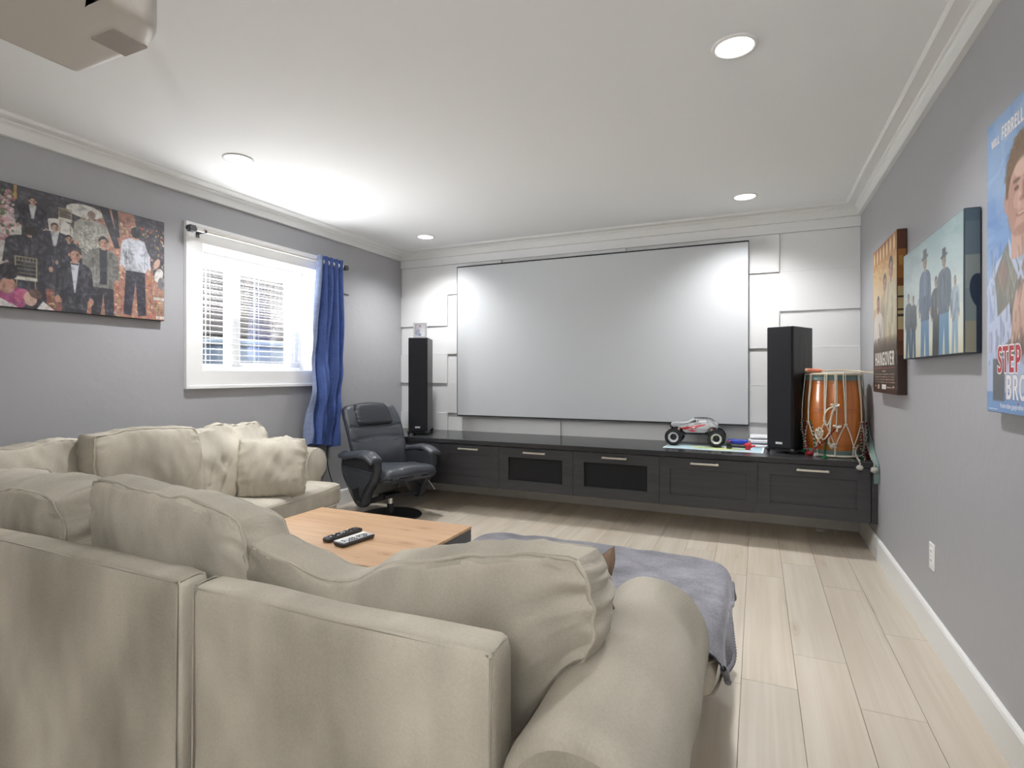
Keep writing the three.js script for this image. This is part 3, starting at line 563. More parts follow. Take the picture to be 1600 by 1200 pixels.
// ---------- projection screen ----------
{
  const x0 = -2.692, x1 = -0.06, y0 = 0.768, y1 = 2.222, z = -4.70;
  const t = thing('projection_screen', 'large white fixed frame projection screen with a thin black edge', 'screen', [0, 0, 0]);
  mesh('screen_fabric', span(x0 + 0.004, x1 - 0.004, y0 + 0.004, y1 - 0.004, z - 0.012, z, 0.002, 1), M.screen, t);
  const e = 0.007;
  mesh('frame_bar', span(x0, x1, y1 - e, y1 + 0.004, z - 0.03, z + 0.002, 0.001, 1), M.blackFelt, t);
  mesh('frame_bar', span(x0, x1, y0 - 0.004, y0 + e, z - 0.03, z + 0.002, 0.001, 1), M.blackFelt, t);
  mesh('frame_bar', span(x0 - 0.002, x0 + 0.003, y0, y1, z - 0.03, z + 0.001, 0.001, 1), M.gunmetal, t);
  mesh('frame_bar', span(x1 - 0.003, x1 + 0.002, y0, y1, z - 0.03, z + 0.001, 0.001, 1), M.gunmetal, t);
  for (const x of [-2.2, -1.376, -0.55]) for (const y of [y1 - 0.05, y0 + 0.05]) mesh('wall_bracket', span(x - 0.04, x + 0.04, y - 0.025, y + 0.025, ZF, z - 0.028), M.gunmetal, t);
}
// ---------- tower loudspeakers ----------
{
  const ash = dataTex(256, 512, (u, v) => 0.75 + 0.5 * tfbm(u, v, 50, 4, 3, 44), true, 2, 1.2);
  M.ash = mat({ color: [0.030, 0.030, 0.033], map: ash, roughness: 0.38, bumpMap: ash, bumpScale: 0.0008 });
  M.grille = mat({ color: [0.016, 0.016, 0.021], roughness: 0.95, bumpMap: dataTex(64, 64, (u, v) => 0.5 + 0.5 * Math.sin(u * 2 * PI * 16) * Math.sin(v * 2 * PI * 16), false, 14, 14), bumpScale: 0.001 });
  const W = 0.176, D = 0.34, H = 0.90;
  const t = thing('tower_speaker', 'tall black tower loudspeaker beside the drum on the counter', 'loudspeaker', [0, 0, 0], 0, 'tower loudspeakers on the counter');
  mesh('cabinet', span(-W / 2, W / 2, 0.03, H, -D, -0.026, 0.004, 2), M.ash, t);
  mesh('grille', span(-W / 2 + 0.001, W / 2 - 0.001, 0.034, H - 0.002, -0.026, 0, 0.008, 3), M.grille, t);
  mesh('badge', (() => { const g = extrude([[-0.022, -0.006], [0.022, -0.006], [0.022, 0.006], [-0.022, 0.006]], 0.002, 0.0015); g.translate(0, 0.072, 0.0005); return g; })(), M.trim, t);
  for (const x of [-1, 1]) for (const z of [-0.018, -D + 0.03]) mesh('foot', lathe([[0, 0], [0.007, 0.001], [0.012, 0.014], [0.017, 0.018], [0.017, 0.036], [0, 0.036]], 16).translate(x * (W / 2 - 0.004), 0, z), M.black, t);
  mesh('plinth', span(-W / 2 + 0.02, W / 2 - 0.02, 0.012, 0.034, -D + 0.03, -0.03, 0.004, 1), M.black, t);
  t.position.set(0.142, COUNTER + 0.0005, -4.33); t.rotation.y = -0.464;
  const u = copyOf(t, 'tall black tower loudspeaker with a small picture frame on its top', [-2.856, COUNTER + 0.0005, -4.26], 0.42);
  mesh('terminal_plate', span(-0.05, 0.05, 0.3, 0.42, -D - 0.004, -D + 0.001), M.black, u);
  // photo frame on the left speaker
  const p = thing('picture_frame', 'small silver framed photo standing on the tower loudspeaker near the recliner', 'picture frame', [-2.868, COUNTER + H + 0.001, -4.32], 0.36);
  const w = 0.062, h = 0.145, fr = extrude([[-w, 0], [w, 0], [w, h], [-w, h]], 0.010, 0.0015, [[[-w + 0.014, 0.014], [-w + 0.014, h - 0.016], [w - 0.014, h - 0.016], [w - 0.014, 0.014]]], 2);
  mesh('frame', fr, mat({ color: [0.68, 0.68, 0.70], roughness: 0.35, metalness: 0.3 }), p);
  const pg = new THREE.PlaneGeometry(2 * w - 0.026, h - 0.028); pg.translate(0, h / 2, 0.003);
  const pt = canvasTex(256, 256, (c, W, H) => { c.fillStyle = '#f3f1f6'; c.fillRect(0, 0, W, H); c.fillStyle = '#e6e0ea'; c.fillRect(0, 0, 110, H); c.fillStyle = '#b9bdd0'; c.beginPath(); c.ellipse(70, 180, 60, 70, 0.4, 0, 7); c.fill(); c.fillStyle = '#fbfbff'; c.beginPath(); c.ellipse(175, 170, 55, 100, 0, 0, 7); c.fill(); c.fillStyle = '#8f8a90'; c.beginPath(); c.ellipse(128, 50, 20, 24, 0, 0, 7); c.fill(); c.fillStyle = '#d9cfcb'; c.beginPath(); c.ellipse(130, 62, 14, 20, 0, 0, 7); c.fill(); c.fillStyle = '#a3a5b8'; c.fillRect(90, 200, 60, 50); });
  mesh('photo', pg, mat({ color: [1, 1, 1], map: pt, roughness: 0.25 }), p);
  mesh('easel', span(-0.02, 0.02, 0, 0.11, -0.012, -0.001), M.black, p);
}
// ---------- recliner ----------
{
  const grain = dataTex(256, 256, (u, v) => 0.5 + 0.5 * tfbm(u, v, 60, 60, 3, 71), false, 6, 6);
  M.leather = mat({ color: [0.045, 0.050, 0.060], roughness: 0.38, bumpMap: grain, bumpScale: 0.0010 });
  M.leatherSmooth = mat({ color: [0.034, 0.037, 0.044], roughness: 0.24, bumpMap: grain, bumpScale: 0.0008 });
  const t = thing('recliner', 'black leather swivel recliner with padded arms on a round base', 'armchair', [-2.775, 0, -3.74], 1.24); t.scale.setScalar(0.925);
  mesh('base', lathe([[0, 0], [0.275, 0], [0.28, 0.006], [0.272, 0.014], [0.14, 0.024], [0.04, 0.03], [0, 0.03]], 56), M.black, t);
  const col = mesh('column', [rod([0, 0.02, 0], [0, 0.10, 0], 0.031, 20), lathe([[0.031, 0.10], [0.033, 0.103], [0.02, 0.108], [0.02, 0.11]], 20)], M.black, t);
  mesh('collar', rod([0, 0.105, 0], [0, 0.185, 0], 0.019, 20), M.chrome, col);
  // swing frame under the seat
  const bar = (pts, w, h) => { const c = new THREE.CatmullRomCurve3(pts.map((p) => V(...p))), s = new THREE.Shape(); s.moveTo(-w, -h); s.lineTo(w, -h); s.lineTo(w, h); s.lineTo(-w, h); return new THREE.ExtrudeGeometry(s, { steps: 36, extrudePath: c, bevelEnabled: false }); };
  mesh('frame', [bar([[-0.355, 0.30, 0.0], [-0.335, 0.20, 0.02], [-0.27, 0.172, 0.02], [0, 0.178, 0], [0.27, 0.172, 0.02], [0.335, 0.20, 0.02], [0.355, 0.30, 0.0]], 0.018, 0.026), span(-0.09, 0.09, 0.168, 0.205, -0.06, 0.06, 0.01, 2), rod([0.05, 0.19, 0.0], [0.05, 0.33, 0.06], 0.008, 8)], M.black, t);
  mesh('lever', [rod([0.30, 0.30, 0.16], [0.34, 0.22, 0.2], 0.004, 6), ball(0.008, 0.34, 0.215, 0.2)], M.chrome, t);
  // seat
  const seat = softBox(0.545, 0.125, 0.60, 0.05, 26, 10, 30, (v, n) => { const a = Math.max(0, 1 - (v.x / 0.27) ** 2), b = v.z / 0.3; if (v.y > 0) v.y += 0.022 * a + 0.008 * noise(v.x * 9, v.z * 8, 4); v.y += 0.02 * b - 0.05 * Math.max(0, b - 0.55) ** 1.5; if (v.y < 0) v.y += 0.03 * Math.max(0, b) ; v.addScaledVector(n, 0.004 * noise(v.x * 14, v.y * 10, v.z * 14)); });
  mesh('seat', move(seat, 0, 0.385, 0.04), M.leather, t);
  mesh('seam', weld([[-0.262, 0.35, -0.2], [-0.268, 0.375, 0.1], [-0.262, 0.375, 0.27], [-0.22, 0.366, 0.332], [0, 0.366, 0.338], [0.22, 0.366, 0.332], [0.262, 0.375, 0.27], [0.268, 0.375, 0.1], [0.262, 0.35, -0.2]].map((p) => V(...p)), 0.004), M.leatherSmooth, t);
  // backrest: bent panel, leaning back; local y along the back, then placed
  const bk = new THREE.Group(); bk.name = 'backrest'; t.add(bk); bk.position.set(0, 0.37, -0.19); bk.rotation.x = -0.30;
  const W0 = 0.27, bend = (v) => { const a = v.y / 0.66; const k = 1 + 0.08 * Math.sin(a * 2.6) - 0.07 * Math.max(0, a - 0.78) / 0.22; v.x *= k; v.z += 0.035 * Math.sin(a * PI * 1.1) - 0.03 * a + 0.055 * (v.x / W0) ** 2 * (1 - 0.3 * a); };
  const shell = softBox(2 * W0, 0.66, 0.10, 0.048, 34, 40, 8, (v, n) => {
    v.y += 0.33; const a = v.y / 0.66, cx = v.x / W0;
    if (n.z >= 0 && v.z > 0) { v.z += 0.014 * Math.max(0, 1 - cx * cx) ; v.z -= 0.010 * Math.exp(-(((v.y - 0.31 + 0.035 * cx * cx) / 0.012) ** 2)) + 0.008 * Math.exp(-(((v.y - 0.425 + 0.02 * cx * cx) / 0.012) ** 2)); v.z += 0.004 * noise(v.x * 12, v.y * 10, 3) + 0.018 * Math.exp(-(((a - 0.22) / 0.16) ** 2)) * (1 - cx * cx); }
    if (v.y > 0.5) v.y -= 0.035 * cx * cx * ((v.y - 0.5) / 0.16); bend(v);
  });
  mesh('back_panel', shell, M.leather, bk);
  const on = (x, y, z = 0.066) => { const v = V(x, y, z + 0.014 * (1 - (x / W0) ** 2)); bend(v); return v; };
  const seams = [];
  for (const s of [-1, 1]) seams.push([on(s * 0.255, 0.435, 0.046), on(s * 0.19, 0.42, 0.05), on(s * 0.15, 0.41, 0.05)], [on(s * 0.26, 0.29, 0.046), on(s * 0.19, 0.275, 0.05), on(s * 0.12, 0.262, 0.05)], [on(s * 0.118, 0.26, 0.05), on(s * 0.16, 0.15, 0.058), on(s * 0.17, 0.04, 0.06)], [on(s * 0.15, 0.41, 0.05), on(s * 0.158, 0.52, 0.05), on(s * 0.16, 0.625, 0.042)]);
  const arc = []; for (let i = 0; i <= 12; i++) { const x = mix(-0.12, 0.12, i / 12); arc.push(on(x, 0.262 + 0.035 * (1 - (x / 0.12) ** 2), 0.05)); } seams.push(arc);
  for (const s of seams) mesh('seam', weld(s, 0.0024), M.leatherSmooth, bk);
  const edge = []; for (let i = 0; i <= 40; i++) { const q = i / 40 * PI, x = -0.262 * Math.cos(q) , y = 0.05 + 0.58 * Math.pow(Math.sin(q), 0.22); edge.push(on(clamp(x * 1.05, -0.262, 0.262), y, 0.022)); }
  mesh('piping', weld(edge, 0.004), M.leatherSmooth, bk);
  const hr = softBox(0.345, 0.235, 0.07, 0.034, 40, 26, 8, (v, n) => { const e = Math.exp(-(0.172 + v.x) * 30); if (v.z > 0) { v.z += 0.016 * Math.max(0, 1 - (v.x / 0.172) ** 2) * Math.max(0, 1 - (v.y / 0.117) ** 2); v.z += 0.006 * e * Math.sin(v.y * 170 + v.x * 60 + 2 * noise(v.y * 30, v.x * 10, 3)); } if (v.y > 0) v.y -= 0.02 * (v.x / 0.17) ** 2; v.y += 0.54; v.z += 0.050; bend(v); });
  mesh('headrest', hr, M.leatherSmooth, bk);
  // arms: padded teardrop side and a flared pad on top
  for (const s of [-1, 1]) {
    const a = new THREE.Group(); a.name = 'armrest'; t.add(a); a.scale.set(0.91, 1, 0.93);
    const sh = new THREE.Shape(); sh.moveTo(-0.24, 0.555); sh.bezierCurveTo(-0.315, 0.50, -0.30, 0.40, -0.225, 0.33); sh.bezierCurveTo(-0.15, 0.255, -0.09, 0.17, 0.0, 0.145); sh.bezierCurveTo(0.06, 0.132, 0.085, 0.16, 0.10, 0.205); sh.bezierCurveTo(0.14, 0.31, 0.255, 0.36, 0.265, 0.47); sh.bezierCurveTo(0.27, 0.53, 0.255, 0.555, 0.22, 0.56); sh.lineTo(-0.24, 0.555);
    const g0 = new THREE.ExtrudeGeometry(sh, { depth: 0.04, bevelEnabled: true, bevelSize: 0.012, bevelThickness: 0.02, bevelSegments: 5, curveSegments: 22 });
    g0.rotateY(-PI / 2); g0.scale(1, 1, 1); g0.translate(0.02, 0, 0);              // now in the z,y plane, thickness along x
    g0.deleteAttribute('uv'); g0.deleteAttribute('normal'); const g = mergeVertices(g0, 1e-4); g.translate(s * 0.322, 0, 0); g.computeVertexNormals();
    mesh('side_panel', toCreasedNormals(g, 1.0), M.leatherSmooth, a);
    // pocket on the outer side
    const pk = new THREE.Shape(); pk.moveTo(-0.27, 0.46); pk.lineTo(0.235, 0.45); pk.bezierCurveTo(0.22, 0.37, 0.12, 0.33, 0.075, 0.245); pk.bezierCurveTo(0.05, 0.205, -0.02, 0.205, -0.08, 0.255); pk.bezierCurveTo(-0.16, 0.33, -0.255, 0.38, -0.27, 0.46);
    const p0 = new THREE.ExtrudeGeometry(pk, { depth: 0.006, bevelEnabled: true, bevelSize: 0.004, bevelThickness: 0.006, bevelSegments: 3, curveSegments: 18 }); p0.rotateY(-PI / 2); p0.translate(s * 0.365 + 0.003, 0, 0);
    mesh('pocket', p0, M.leather, a);
    mesh('seam', weld([V(s * 0.378, 0.46, -0.265), V(s * 0.379, 0.452, 0), V(s * 0.378, 0.452, 0.232)], 0.003), M.leather, a);
    const pad = softBox(0.15, 0.042, 0.56, 0.019, 12, 6, 34, (v) => { const b = v.z / 0.28; v.y += 0.016 * Math.sin(b * 3 + 0.6) - 0.05 * Math.max(0, b - 0.6) ** 1.3 * 1.5 + 0.01 * (1 - (v.x / 0.07) ** 2); v.y -= 0.012 * Math.max(0, v.x * s / 0.0675); v.x *= 1 - 0.12 * b * b; v.y += 0.004 * noise(v.z * 20, v.x * 16, s); });
    pad.translate(s * 0.345, 0.575, 0.0); mesh('arm_pad', pad, M.leather, a);
  }
}
// ---------- curtain, its rod and wall bits ----------
{
  const rx = -3.315, ry = 2.108;
  const t = thing('curtain_rod', 'thin silver curtain rod with square dark finials above the window', 'curtain rod', [0, 0, 0]);
  mesh('pole', rod([rx, ry, -2.41], [rx, ry, -3.80], 0.0075, 14), M.nickel, t); mesh('pole', rod([rx, ry, -2.40], [rx, ry, -2.62], 0.0095, 14), M.nickel, t);
  for (const z of [-2.375, -3.815]) mesh('finial', [new RoundedBoxGeometry(0.042, 0.042, 0.042, 2, 0.006).translate(rx, ry, z), rod([rx, ry, z + 0.03], [rx, ry, z - 0.03], 0.015, 12)], M.gunmetal, t);
  for (const z of [-2.47, -3.755]) mesh('bracket', [rod([rx, ry - 0.004, z], [XL + 0.019, ry - 0.004, z], 0.006, 8), rod([rx, ry, z + 0.007], [rx, ry, z - 0.007], 0.013, 14), span(XL + (z > -3.6 ? 0.0185 : 0), XL + (z > -3.6 ? 0.024 : 0.02), ry - 0.03, ry + 0.02, z - 0.012, z + 0.012)], M.gunmetal, t);
  const c = thing('curtain', 'blue curtain panel hanging gathered at the right end of the rod', 'curtain', [0, 0, 0]);
  const weave = dataTex(256, 256, (u, v) => { const k = 0.86 + 0.10 * tfbm(u, v, 90, 8, 2, 31) + 0.08 * tfbm(u, v, 8, 90, 2, 37) + 0.08 * tfbm(u, v, 6, 6, 3, 39); return [k, k, k]; }, true, 2.5, 2.5);
  M.curtain = mat({ color: [0.085, 0.155, 0.46], map: weave, roughness: 0.75, sheen: 0.4, sheenColor: new THREE.Color(0.5, 0.6, 1), sheenRoughness: 0.5, side: THREE.DoubleSide });
  M.lining = mat({ color: [0.34, 0.42, 0.66], map: weave, roughness: 0.8, side: THREE.DoubleSide });
  const NU = 110, NV = 60, yT = 2.158;
  const P = (a, b) => {                                   // a across the cloth, b from top 0 to hem 1
    const top = [-3.487, -3.762], hem = [-3.375, -3.745], mid = [-3.435, -3.80];
    const z0 = b < 0.45 ? mix(top[0], mid[0], sm(b / 0.45)) : mix(mid[0], hem[0], sm((b - 0.45) / 0.55)), z1 = b < 0.45 ? mix(top[1], mid[1], sm(b / 0.45)) : mix(mid[1], hem[1], sm((b - 0.45) / 0.55));
    const n = 4.5, ph = (a + 0.075 * noise(a * 3.3, b * 1.7, 12) * sstep(0.02, 0.3, b)) * 2 * PI * n, amp = mix(0.042, 0.052, b) * (0.75 + 0.75 * noise(a * 4, b * 1.9, 2) * sstep(0.0, 0.35, b));
    let x = rx + amp * Math.sin(ph + 0.9 * noise(a * 3, b * 2.2, 8) * sm(b)) ;
    let z = mix(z0, z1, a) + 0.012 * Math.cos(ph) + 0.018 * noise(a * 6, b * 2.6, 4) * b;
    x += 0.016 * noise(a * 9 + b * 5, b * 8 - a * 4, 6) * sstep(0.2, 0.6, b) + 0.006 * noise(a * 26 + b * 9, b * 14, 16) * sstep(0.3, 0.7, b) + 0.05 * Math.exp(-(((b - 0.72) / 0.10) ** 2)) * noise(a * 2.2, 1, 9) - 0.03 * b;
    const y = mix(yT, 0.60 - 0.06 * a + 0.012 * Math.sin(ph), b);
    return V(Math.max(x, XL + 0.035), y, z);
  };
  const pos = [], uv = [], idx = [], idxL = [];
  for (let j = 0; j <= NV; j++) for (let i = 0; i <= NU; i++) { const p = P(i / NU, j / NV); pos.push(p.x, p.y, p.z); uv.push(i / NU * 1.3, p.y); }
  for (let j = 0; j < NV; j++) for (let i = 0; i < NU; i++) { const q = j * (NU + 1) + i; (i < 9 ? idxL : idx).push(q, q + NU + 1, q + 1, q + 1, q + NU + 1, q + NU + 2); }
  const mk = (ix) => { const g = new THREE.BufferGeometry(); g.setAttribute('position', new THREE.Float32BufferAttribute(pos, 3)); g.setAttribute('uv', new THREE.Float32BufferAttribute(uv, 2)); g.setIndex(ix); g.computeVertexNormals(); return g; };
  mesh('cloth', mk(idx), M.curtain, c); mesh('turned_edge', mk(idxL), M.lining, c).userData.label = 'paler turned edge of the blue curtain';
  for (let k = 0; k < 9; k++) { const a = (k * 0.5 + 0.5) / 4.5 * 0.98; if (a > 0.99) break; const p = P(a, 0.027); const g = new THREE.TorusGeometry(0.021, 0.004, 8, 20); g.rotateY(0.1); const m = mesh('grommet', g, M.chrome, c); m.position.set(rx, ry, p.z); }
  const w = thing('wall_plate', 'tiny white plate on the grey wall just beside the curtain top', 'wall plate', [XL, 1.985, -3.855]);
  mesh('cover', new RoundedBoxGeometry(0.012, 0.045, 0.036, 2, 0.003).translate(0.006, 0, 0), M.trim, w); mesh('socket', new THREE.BoxGeometry(0.002, 0.02, 0.012).translate(0.0125, 0, 0), M.windowWhite, w);
  const h = thing('curtain_holdback', 'thin black rod fixed to the grey wall beside the curtain', 'curtain holdback', [XL, 1.897, -3.90]);
  mesh('arm', rod([0.006, 0.006, 0.09], [0.012, -0.004, -0.055], 0.0045, 8), M.black, h); mesh('mount', rod([0, 0.004, 0.06], [0.012, 0.004, 0.06], 0.01, 10), M.black, h);
  const cb = tag(mesh('cable', tube([[XL + 0.012, 0.62, -3.70], [XL + 0.01, 0.45, -3.68], [XL + 0.015, 0.33, -3.70], [XL + 0.02, 0.2, -3.74], [XL + 0.03, 0.02, -3.73], [XL + 0.08, 0.008, -3.6]], 0.004, 40, 6), M.black), 'thin black cable hanging down the grey wall below the curtain', 'cable');
  const o = thing('wall_outlet', 'white wall outlet low on the grey wall above the white baseboard', 'outlet', [XR, 0.372, -2.945]);
  mesh('cover_plate', new RoundedBoxGeometry(0.006, 0.115, 0.074, 2, 0.0025).translate(-0.003, 0, 0), M.trim, o);
  for (const y of [-0.02, 0.02]) { const r = mesh('socket', new RoundedBoxGeometry(0.002, 0.030, 0.034, 2, 0.0008).translate(-0.0066, y, 0), M.windowWhite, o); mesh('slot', [new THREE.BoxGeometry(0.001, 0.010, 0.002).translate(-0.0078, y + 0.003, 0.007), new THREE.BoxGeometry(0.001, 0.008, 0.002).translate(-0.0078, y + 0.003, -0.007)], M.black, r); }
}
// ---------- projector under the ceiling ----------
{
  const t = thing('projector', 'beige projector hanging from the ceiling, seen from below', 'projector', [-1.63, 2.045, -0.957]);
  const m = mat({ color: [0.62, 0.585, 0.54], roughness: 0.5 }), W = 0.45, D = 0.36;
  const g = softBox(W, 0.12, D, 0.03, 30, 10, 26, (v, n) => { const c = v.x / (W / 2); if (v.z < 0 && c > 0.3) v.z += 0.07 * ((c - 0.3) / 0.7) ** 2; });
  mesh('housing', move(g, 0.032, 0.06, D / 2), m, t);
  const vt = mesh('vent_panel', span(0.045, 0.14, -0.0025, 0.004, 0.014, 0.10, 0.002, 2), mat({ color: [0.36, 0.32, 0.29], roughness: 0.6 }), t);
  mesh('lens', [rod([-0.07, 0.06, -0.0015], [-0.07, 0.06, 0.05], 0.035, 24)], M.blackGloss, t);
  mesh('ceiling_mount', [rod([0, 0.11, 0.18], [0, CEIL - 2.06, 0.18], 0.022, 16), lathe([[0, 0], [0.06, 0], [0.065, 0.01], [0, 0.012]], 24).translate(0, CEIL - 2.06 - 0.012, 0.18)], M.trim, t);
}
// ---------- drum ----------
{
  const t = thing('barrel_drum', 'orange wooden barrel drum standing on end, laced with white rope', 'drum', [0.487, COUNTER + 0.0005, -4.425]);
  const wt = dataTex(1024, 256, (u, v) => {
    const st = u * 22, k = Math.floor(st), f = st - k, j = hash(k, 4, 8), g = tfbm(u, v, 120, 3, 3, 81), e = Math.min(f, 1 - f) < 0.035 ? -0.16 : 0;
    const t = clamp(0.5 + 0.35 * (j - 0.5) + 0.3 * g + e, 0, 1); return [mix(0.56, 0.86, t), mix(0.28, 0.52, t), mix(0.05, 0.14, t)];
  });
  M.drumWood = mat({ color: [0.95, 0.9, 0.8], map: wt, roughness: 0.32, clearcoat: 1, clearcoatRoughness: 0.06 });
  const H = 0.574, rad = (y) => { const a = y / H; return 0.168 + 0.022 * Math.sin(PI * Math.pow(a, 0.85)) - 0.004 * a; };
  const pr = []; for (let i = 0; i <= 40; i++) { const y = 0.03 + (H - 0.06) * i / 40; let r = rad(y) - 0.004; pr.push([r, y]); }
  mesh('barrel', lathe(pr, 72), M.drumWood, t);
  for (const y of [0.075, 0.09, 0.105, 0.305, 0.325, 0.50, 0.512]) { const g = new THREE.TorusGeometry(rad(y) - 0.0035, 0.0022, 8, 72); g.rotateX(PI / 2); g.translate(0, y, 0); mesh('turned_bead', g, M.drumWood, t); }
  M.teal = mat({ color: [0.175, 0.25, 0.235], roughness: 0.7, bumpMap: suedeBump, bumpScale: 0.002 });
  M.skin = mat({ color: [0.66, 0.58, 0.44], roughness: 0.6, map: dataTex(128, 128, (u, v) => { const k = 0.9 + 0.18 * tfbm(u, v, 6, 6, 4, 17); return [k, k, k * 0.97]; }) });
  M.rope = mat({ color: [0.74, 0.69, 0.58], roughness: 0.85, bumpMap: dataTex(64, 64, (u, v) => 0.5 + 0.5 * Math.sin((u + v) * 2 * PI * 4), false, 1, 1), bumpScale: 0.0015 });
  const band = (y0, y1, o) => { const p = []; for (let i = 0; i <= 6; i++) { const y = mix(y0, y1, i / 6); p.push([rad(y) + o, y]); } return lathe([[rad(y0) - 0.006, y0], ...p, [rad(y1) - 0.006, y1]], 72); };
  mesh('teal_band', band(0.015, 0.047, 0.0008), M.teal, t); mesh('teal_band', band(0.518, 0.552, 0.0008), M.teal, t);
  const hoop = (y) => { const g = new THREE.TorusGeometry(rad(y) + 0.001, 0.0085, 10, 72); g.rotateX(PI / 2); g.translate(0, y, 0); return g; };
  mesh('hoop', hoop(0.0085), M.rope, t); mesh('hoop', hoop(0.561), M.skin, t);
  mesh('drumhead', lathe([[0, 0.572], [0.10, 0.572], [0.15, 0.5705], [0.166, 0.567], [0.172, 0.558], [0, 0.556]], 72), M.skin, t);
  // lacing: pairs down from the top hoop to a ring, then a V to the bottom hoop
  const at = (ang, y, o = 0.006) => V(Math.sin(ang) * (rad(clamp(y, 0, H)) + o), y, Math.cos(ang) * (rad(clamp(y, 0, H)) + o));
  const n = 10, R = 0.0041;
  for (let k = 0; k < n; k++) {
    const a = (k + 0.42) / n * 2 * PI, b = PI / n, yr = 0.235 + 0.014 * noise(k * 2.3, 1, 1), l = mesh('lacing', [
      tube([at(a - 0.035, 0.566, 0.008), at(a - 0.032, 0.5), at(a - 0.018, 0.37), at(a - 0.004, yr)], R, 24, 6), tube([at(a + 0.035, 0.566, 0.008), at(a + 0.032, 0.5), at(a + 0.018, 0.37), at(a + 0.004, yr)], R, 24, 6)], M.rope, t);
    mesh('rope_ring', (() => { const g = new THREE.TorusGeometry(0.010, 0.0035, 6, 14); g.rotateX(PI / 2 - 0.3); const p = at(a, yr - 0.002, 0.007); g.rotateY(a); g.translate(p.x, p.y, p.z); return g; })(), M.rope, t);
    mesh('lacing', [tube([at(a - 0.004, yr), at(a - b * 0.5, 0.16), at(a - b, 0.075)], R, 20, 6), tube([at(a + 0.004, yr), at(a + b * 0.5, 0.16), at(a + b, 0.075)], R, 20, 6),
      tube([at(a + b - 0.012, 0.078), at(a + b - 0.008, 0.03), at(a + b - 0.01, 0.008, 0.011)], R, 12, 6), tube([at(a + b + 0.012, 0.078), at(a + b + 0.008, 0.03), at(a + b + 0.01, 0.008, 0.011)], R, 12, 6)], M.rope, t);
    mesh('rope_ring', (() => { const g = new THREE.TorusGeometry(0.008, 0.0035, 6, 14); const p = at(a + b, 0.072, 0.008); g.rotateX(PI / 2); g.rotateY(a); g.translate(p.x, p.y, p.z); return g; })(), M.rope, t);
  }
  // spare rope knotted in loops down the front
  const f = (a, y, o = 0.016) => at(a, y, o), A = -0.30;
  const knot = (a, y, s) => { const c = at(a, y, 0.018), p = []; for (let i = 0; i < 26; i++) { const q = i / 26 * 2 * PI; p.push(V(c.x + s * (Math.sin(q) + 0.9 * Math.sin(2 * q)) * 0.5, c.y + s * (Math.cos(q) - 0.9 * Math.cos(2 * q)) * 0.5, c.z + s * 0.55 * Math.sin(3 * q))); } return tube(p, 0.0055, 100, 7, true); };
  mesh('knotted_rope', [
    tube([f(A + 0.25, 0.56, 0.01), f(A + 0.26, 0.45), f(A + 0.24, 0.345)], 0.0038, 20, 6), tube([f(A + 0.30, 0.56, 0.01), f(A + 0.30, 0.42, 0.012), f(A + 0.28, 0.25), f(A + 0.26, 0.2)], 0.0038, 20, 6),
    tube([f(A + 0.2, 0.345), f(A + 0.02, 0.32, 0.022), f(A - 0.06, 0.26, 0.026), f(A + 0.0, 0.215, 0.024), f(A + 0.1, 0.25, 0.022), f(A + 0.16, 0.31), f(A + 0.22, 0.34)], 0.0052, 50, 7),
    tube([f(A + 0.22, 0.335), f(A + 0.14, 0.28), f(A + 0.11, 0.22, 0.024), f(A + 0.09, 0.16), f(A + 0.06, 0.10), f(A + 0.12, 0.07), f(A + 0.2, 0.08)], 0.0055, 50, 7),
    tube([f(A - 0.14, 0.14), f(A - 0.28, 0.19, 0.024), f(A - 0.36, 0.15), f(A - 0.24, 0.12, 0.028), f(A - 0.12, 0.16), f(A - 0.2, 0.20, 0.026), f(A - 0.30, 0.13), f(A - 0.16, 0.08)], 0.005, 60, 7),
    tube([f(A + 0.1, 0.18), f(A - 0.02, 0.13, 0.024), f(A - 0.12, 0.12), f(A - 0.22, 0.16, 0.022)], 0.005, 30, 7)], M.rope, t);
  for (const [a, y, s] of [[A + 0.24, 0.345, 0.026], [A + 0.30, 0.205, 0.026], [A - 0.22, 0.165, 0.024], [A + 0.14, 0.085, 0.022]]) mesh('knot', knot(a, y, s), M.rope, t);
  // cords that end in pompoms
  const cm = { red: [0.36, 0.012, 0.022], green: [0.015, 0.17, 0.055], white: [0.72, 0.70, 0.64] };
  const cordMat = (c) => mat({ color: cm[c], roughness: 0.95, bumpMap: suedeBump, bumpScale: 0.006 }); const CM = { red: cordMat('red'), green: cordMat('green'), white: cordMat('white') };
  const tassel = (pts, cols, pom, pr) => {
    const c = new THREE.CatmullRomCurve3(pts, false, 'centripetal'), parts = { red: [], green: [], white: [] }, N = 26;
    for (let i = 0; i < N; i++) { const q = []; for (let j = 0; j <= 3; j++) { const u = (i + j / 3) / N, p = c.getPointAt(Math.min(u, 1)), w = u * 60; p.x += 0.003 * Math.cos(w); p.z += 0.003 * Math.sin(w); q.push(p); } parts[cols[i % cols.length]].push(tube(q, 0.0042, 4, 6)); }
    const m = [];
    for (const k of Object.keys(parts)) if (parts[k].length) m.push(mesh('tassel_cord', parts[k], CM[k], t));
    if (!pr) return; const e = pts[pts.length - 1], g = new THREE.IcosahedronGeometry(pr, 4), p = g.attributes.position; for (let i = 0; i < p.count; i++) { const k = 1 + 0.14 * noise(p.getX(i) * 320, p.getY(i) * 320, p.getZ(i) * 320); p.setXYZ(i, p.getX(i) * k, p.getY(i) * k * 0.9, p.getZ(i) * k); } g.computeVertexNormals(); g.translate(e.x, e.y - pr * 0.6, e.z);
    mesh('pompom', g, CM[pom], t);
  };
  const rw = ['red', 'white', 'green', 'white'], F = (a, y, o) => at(a, y, o);
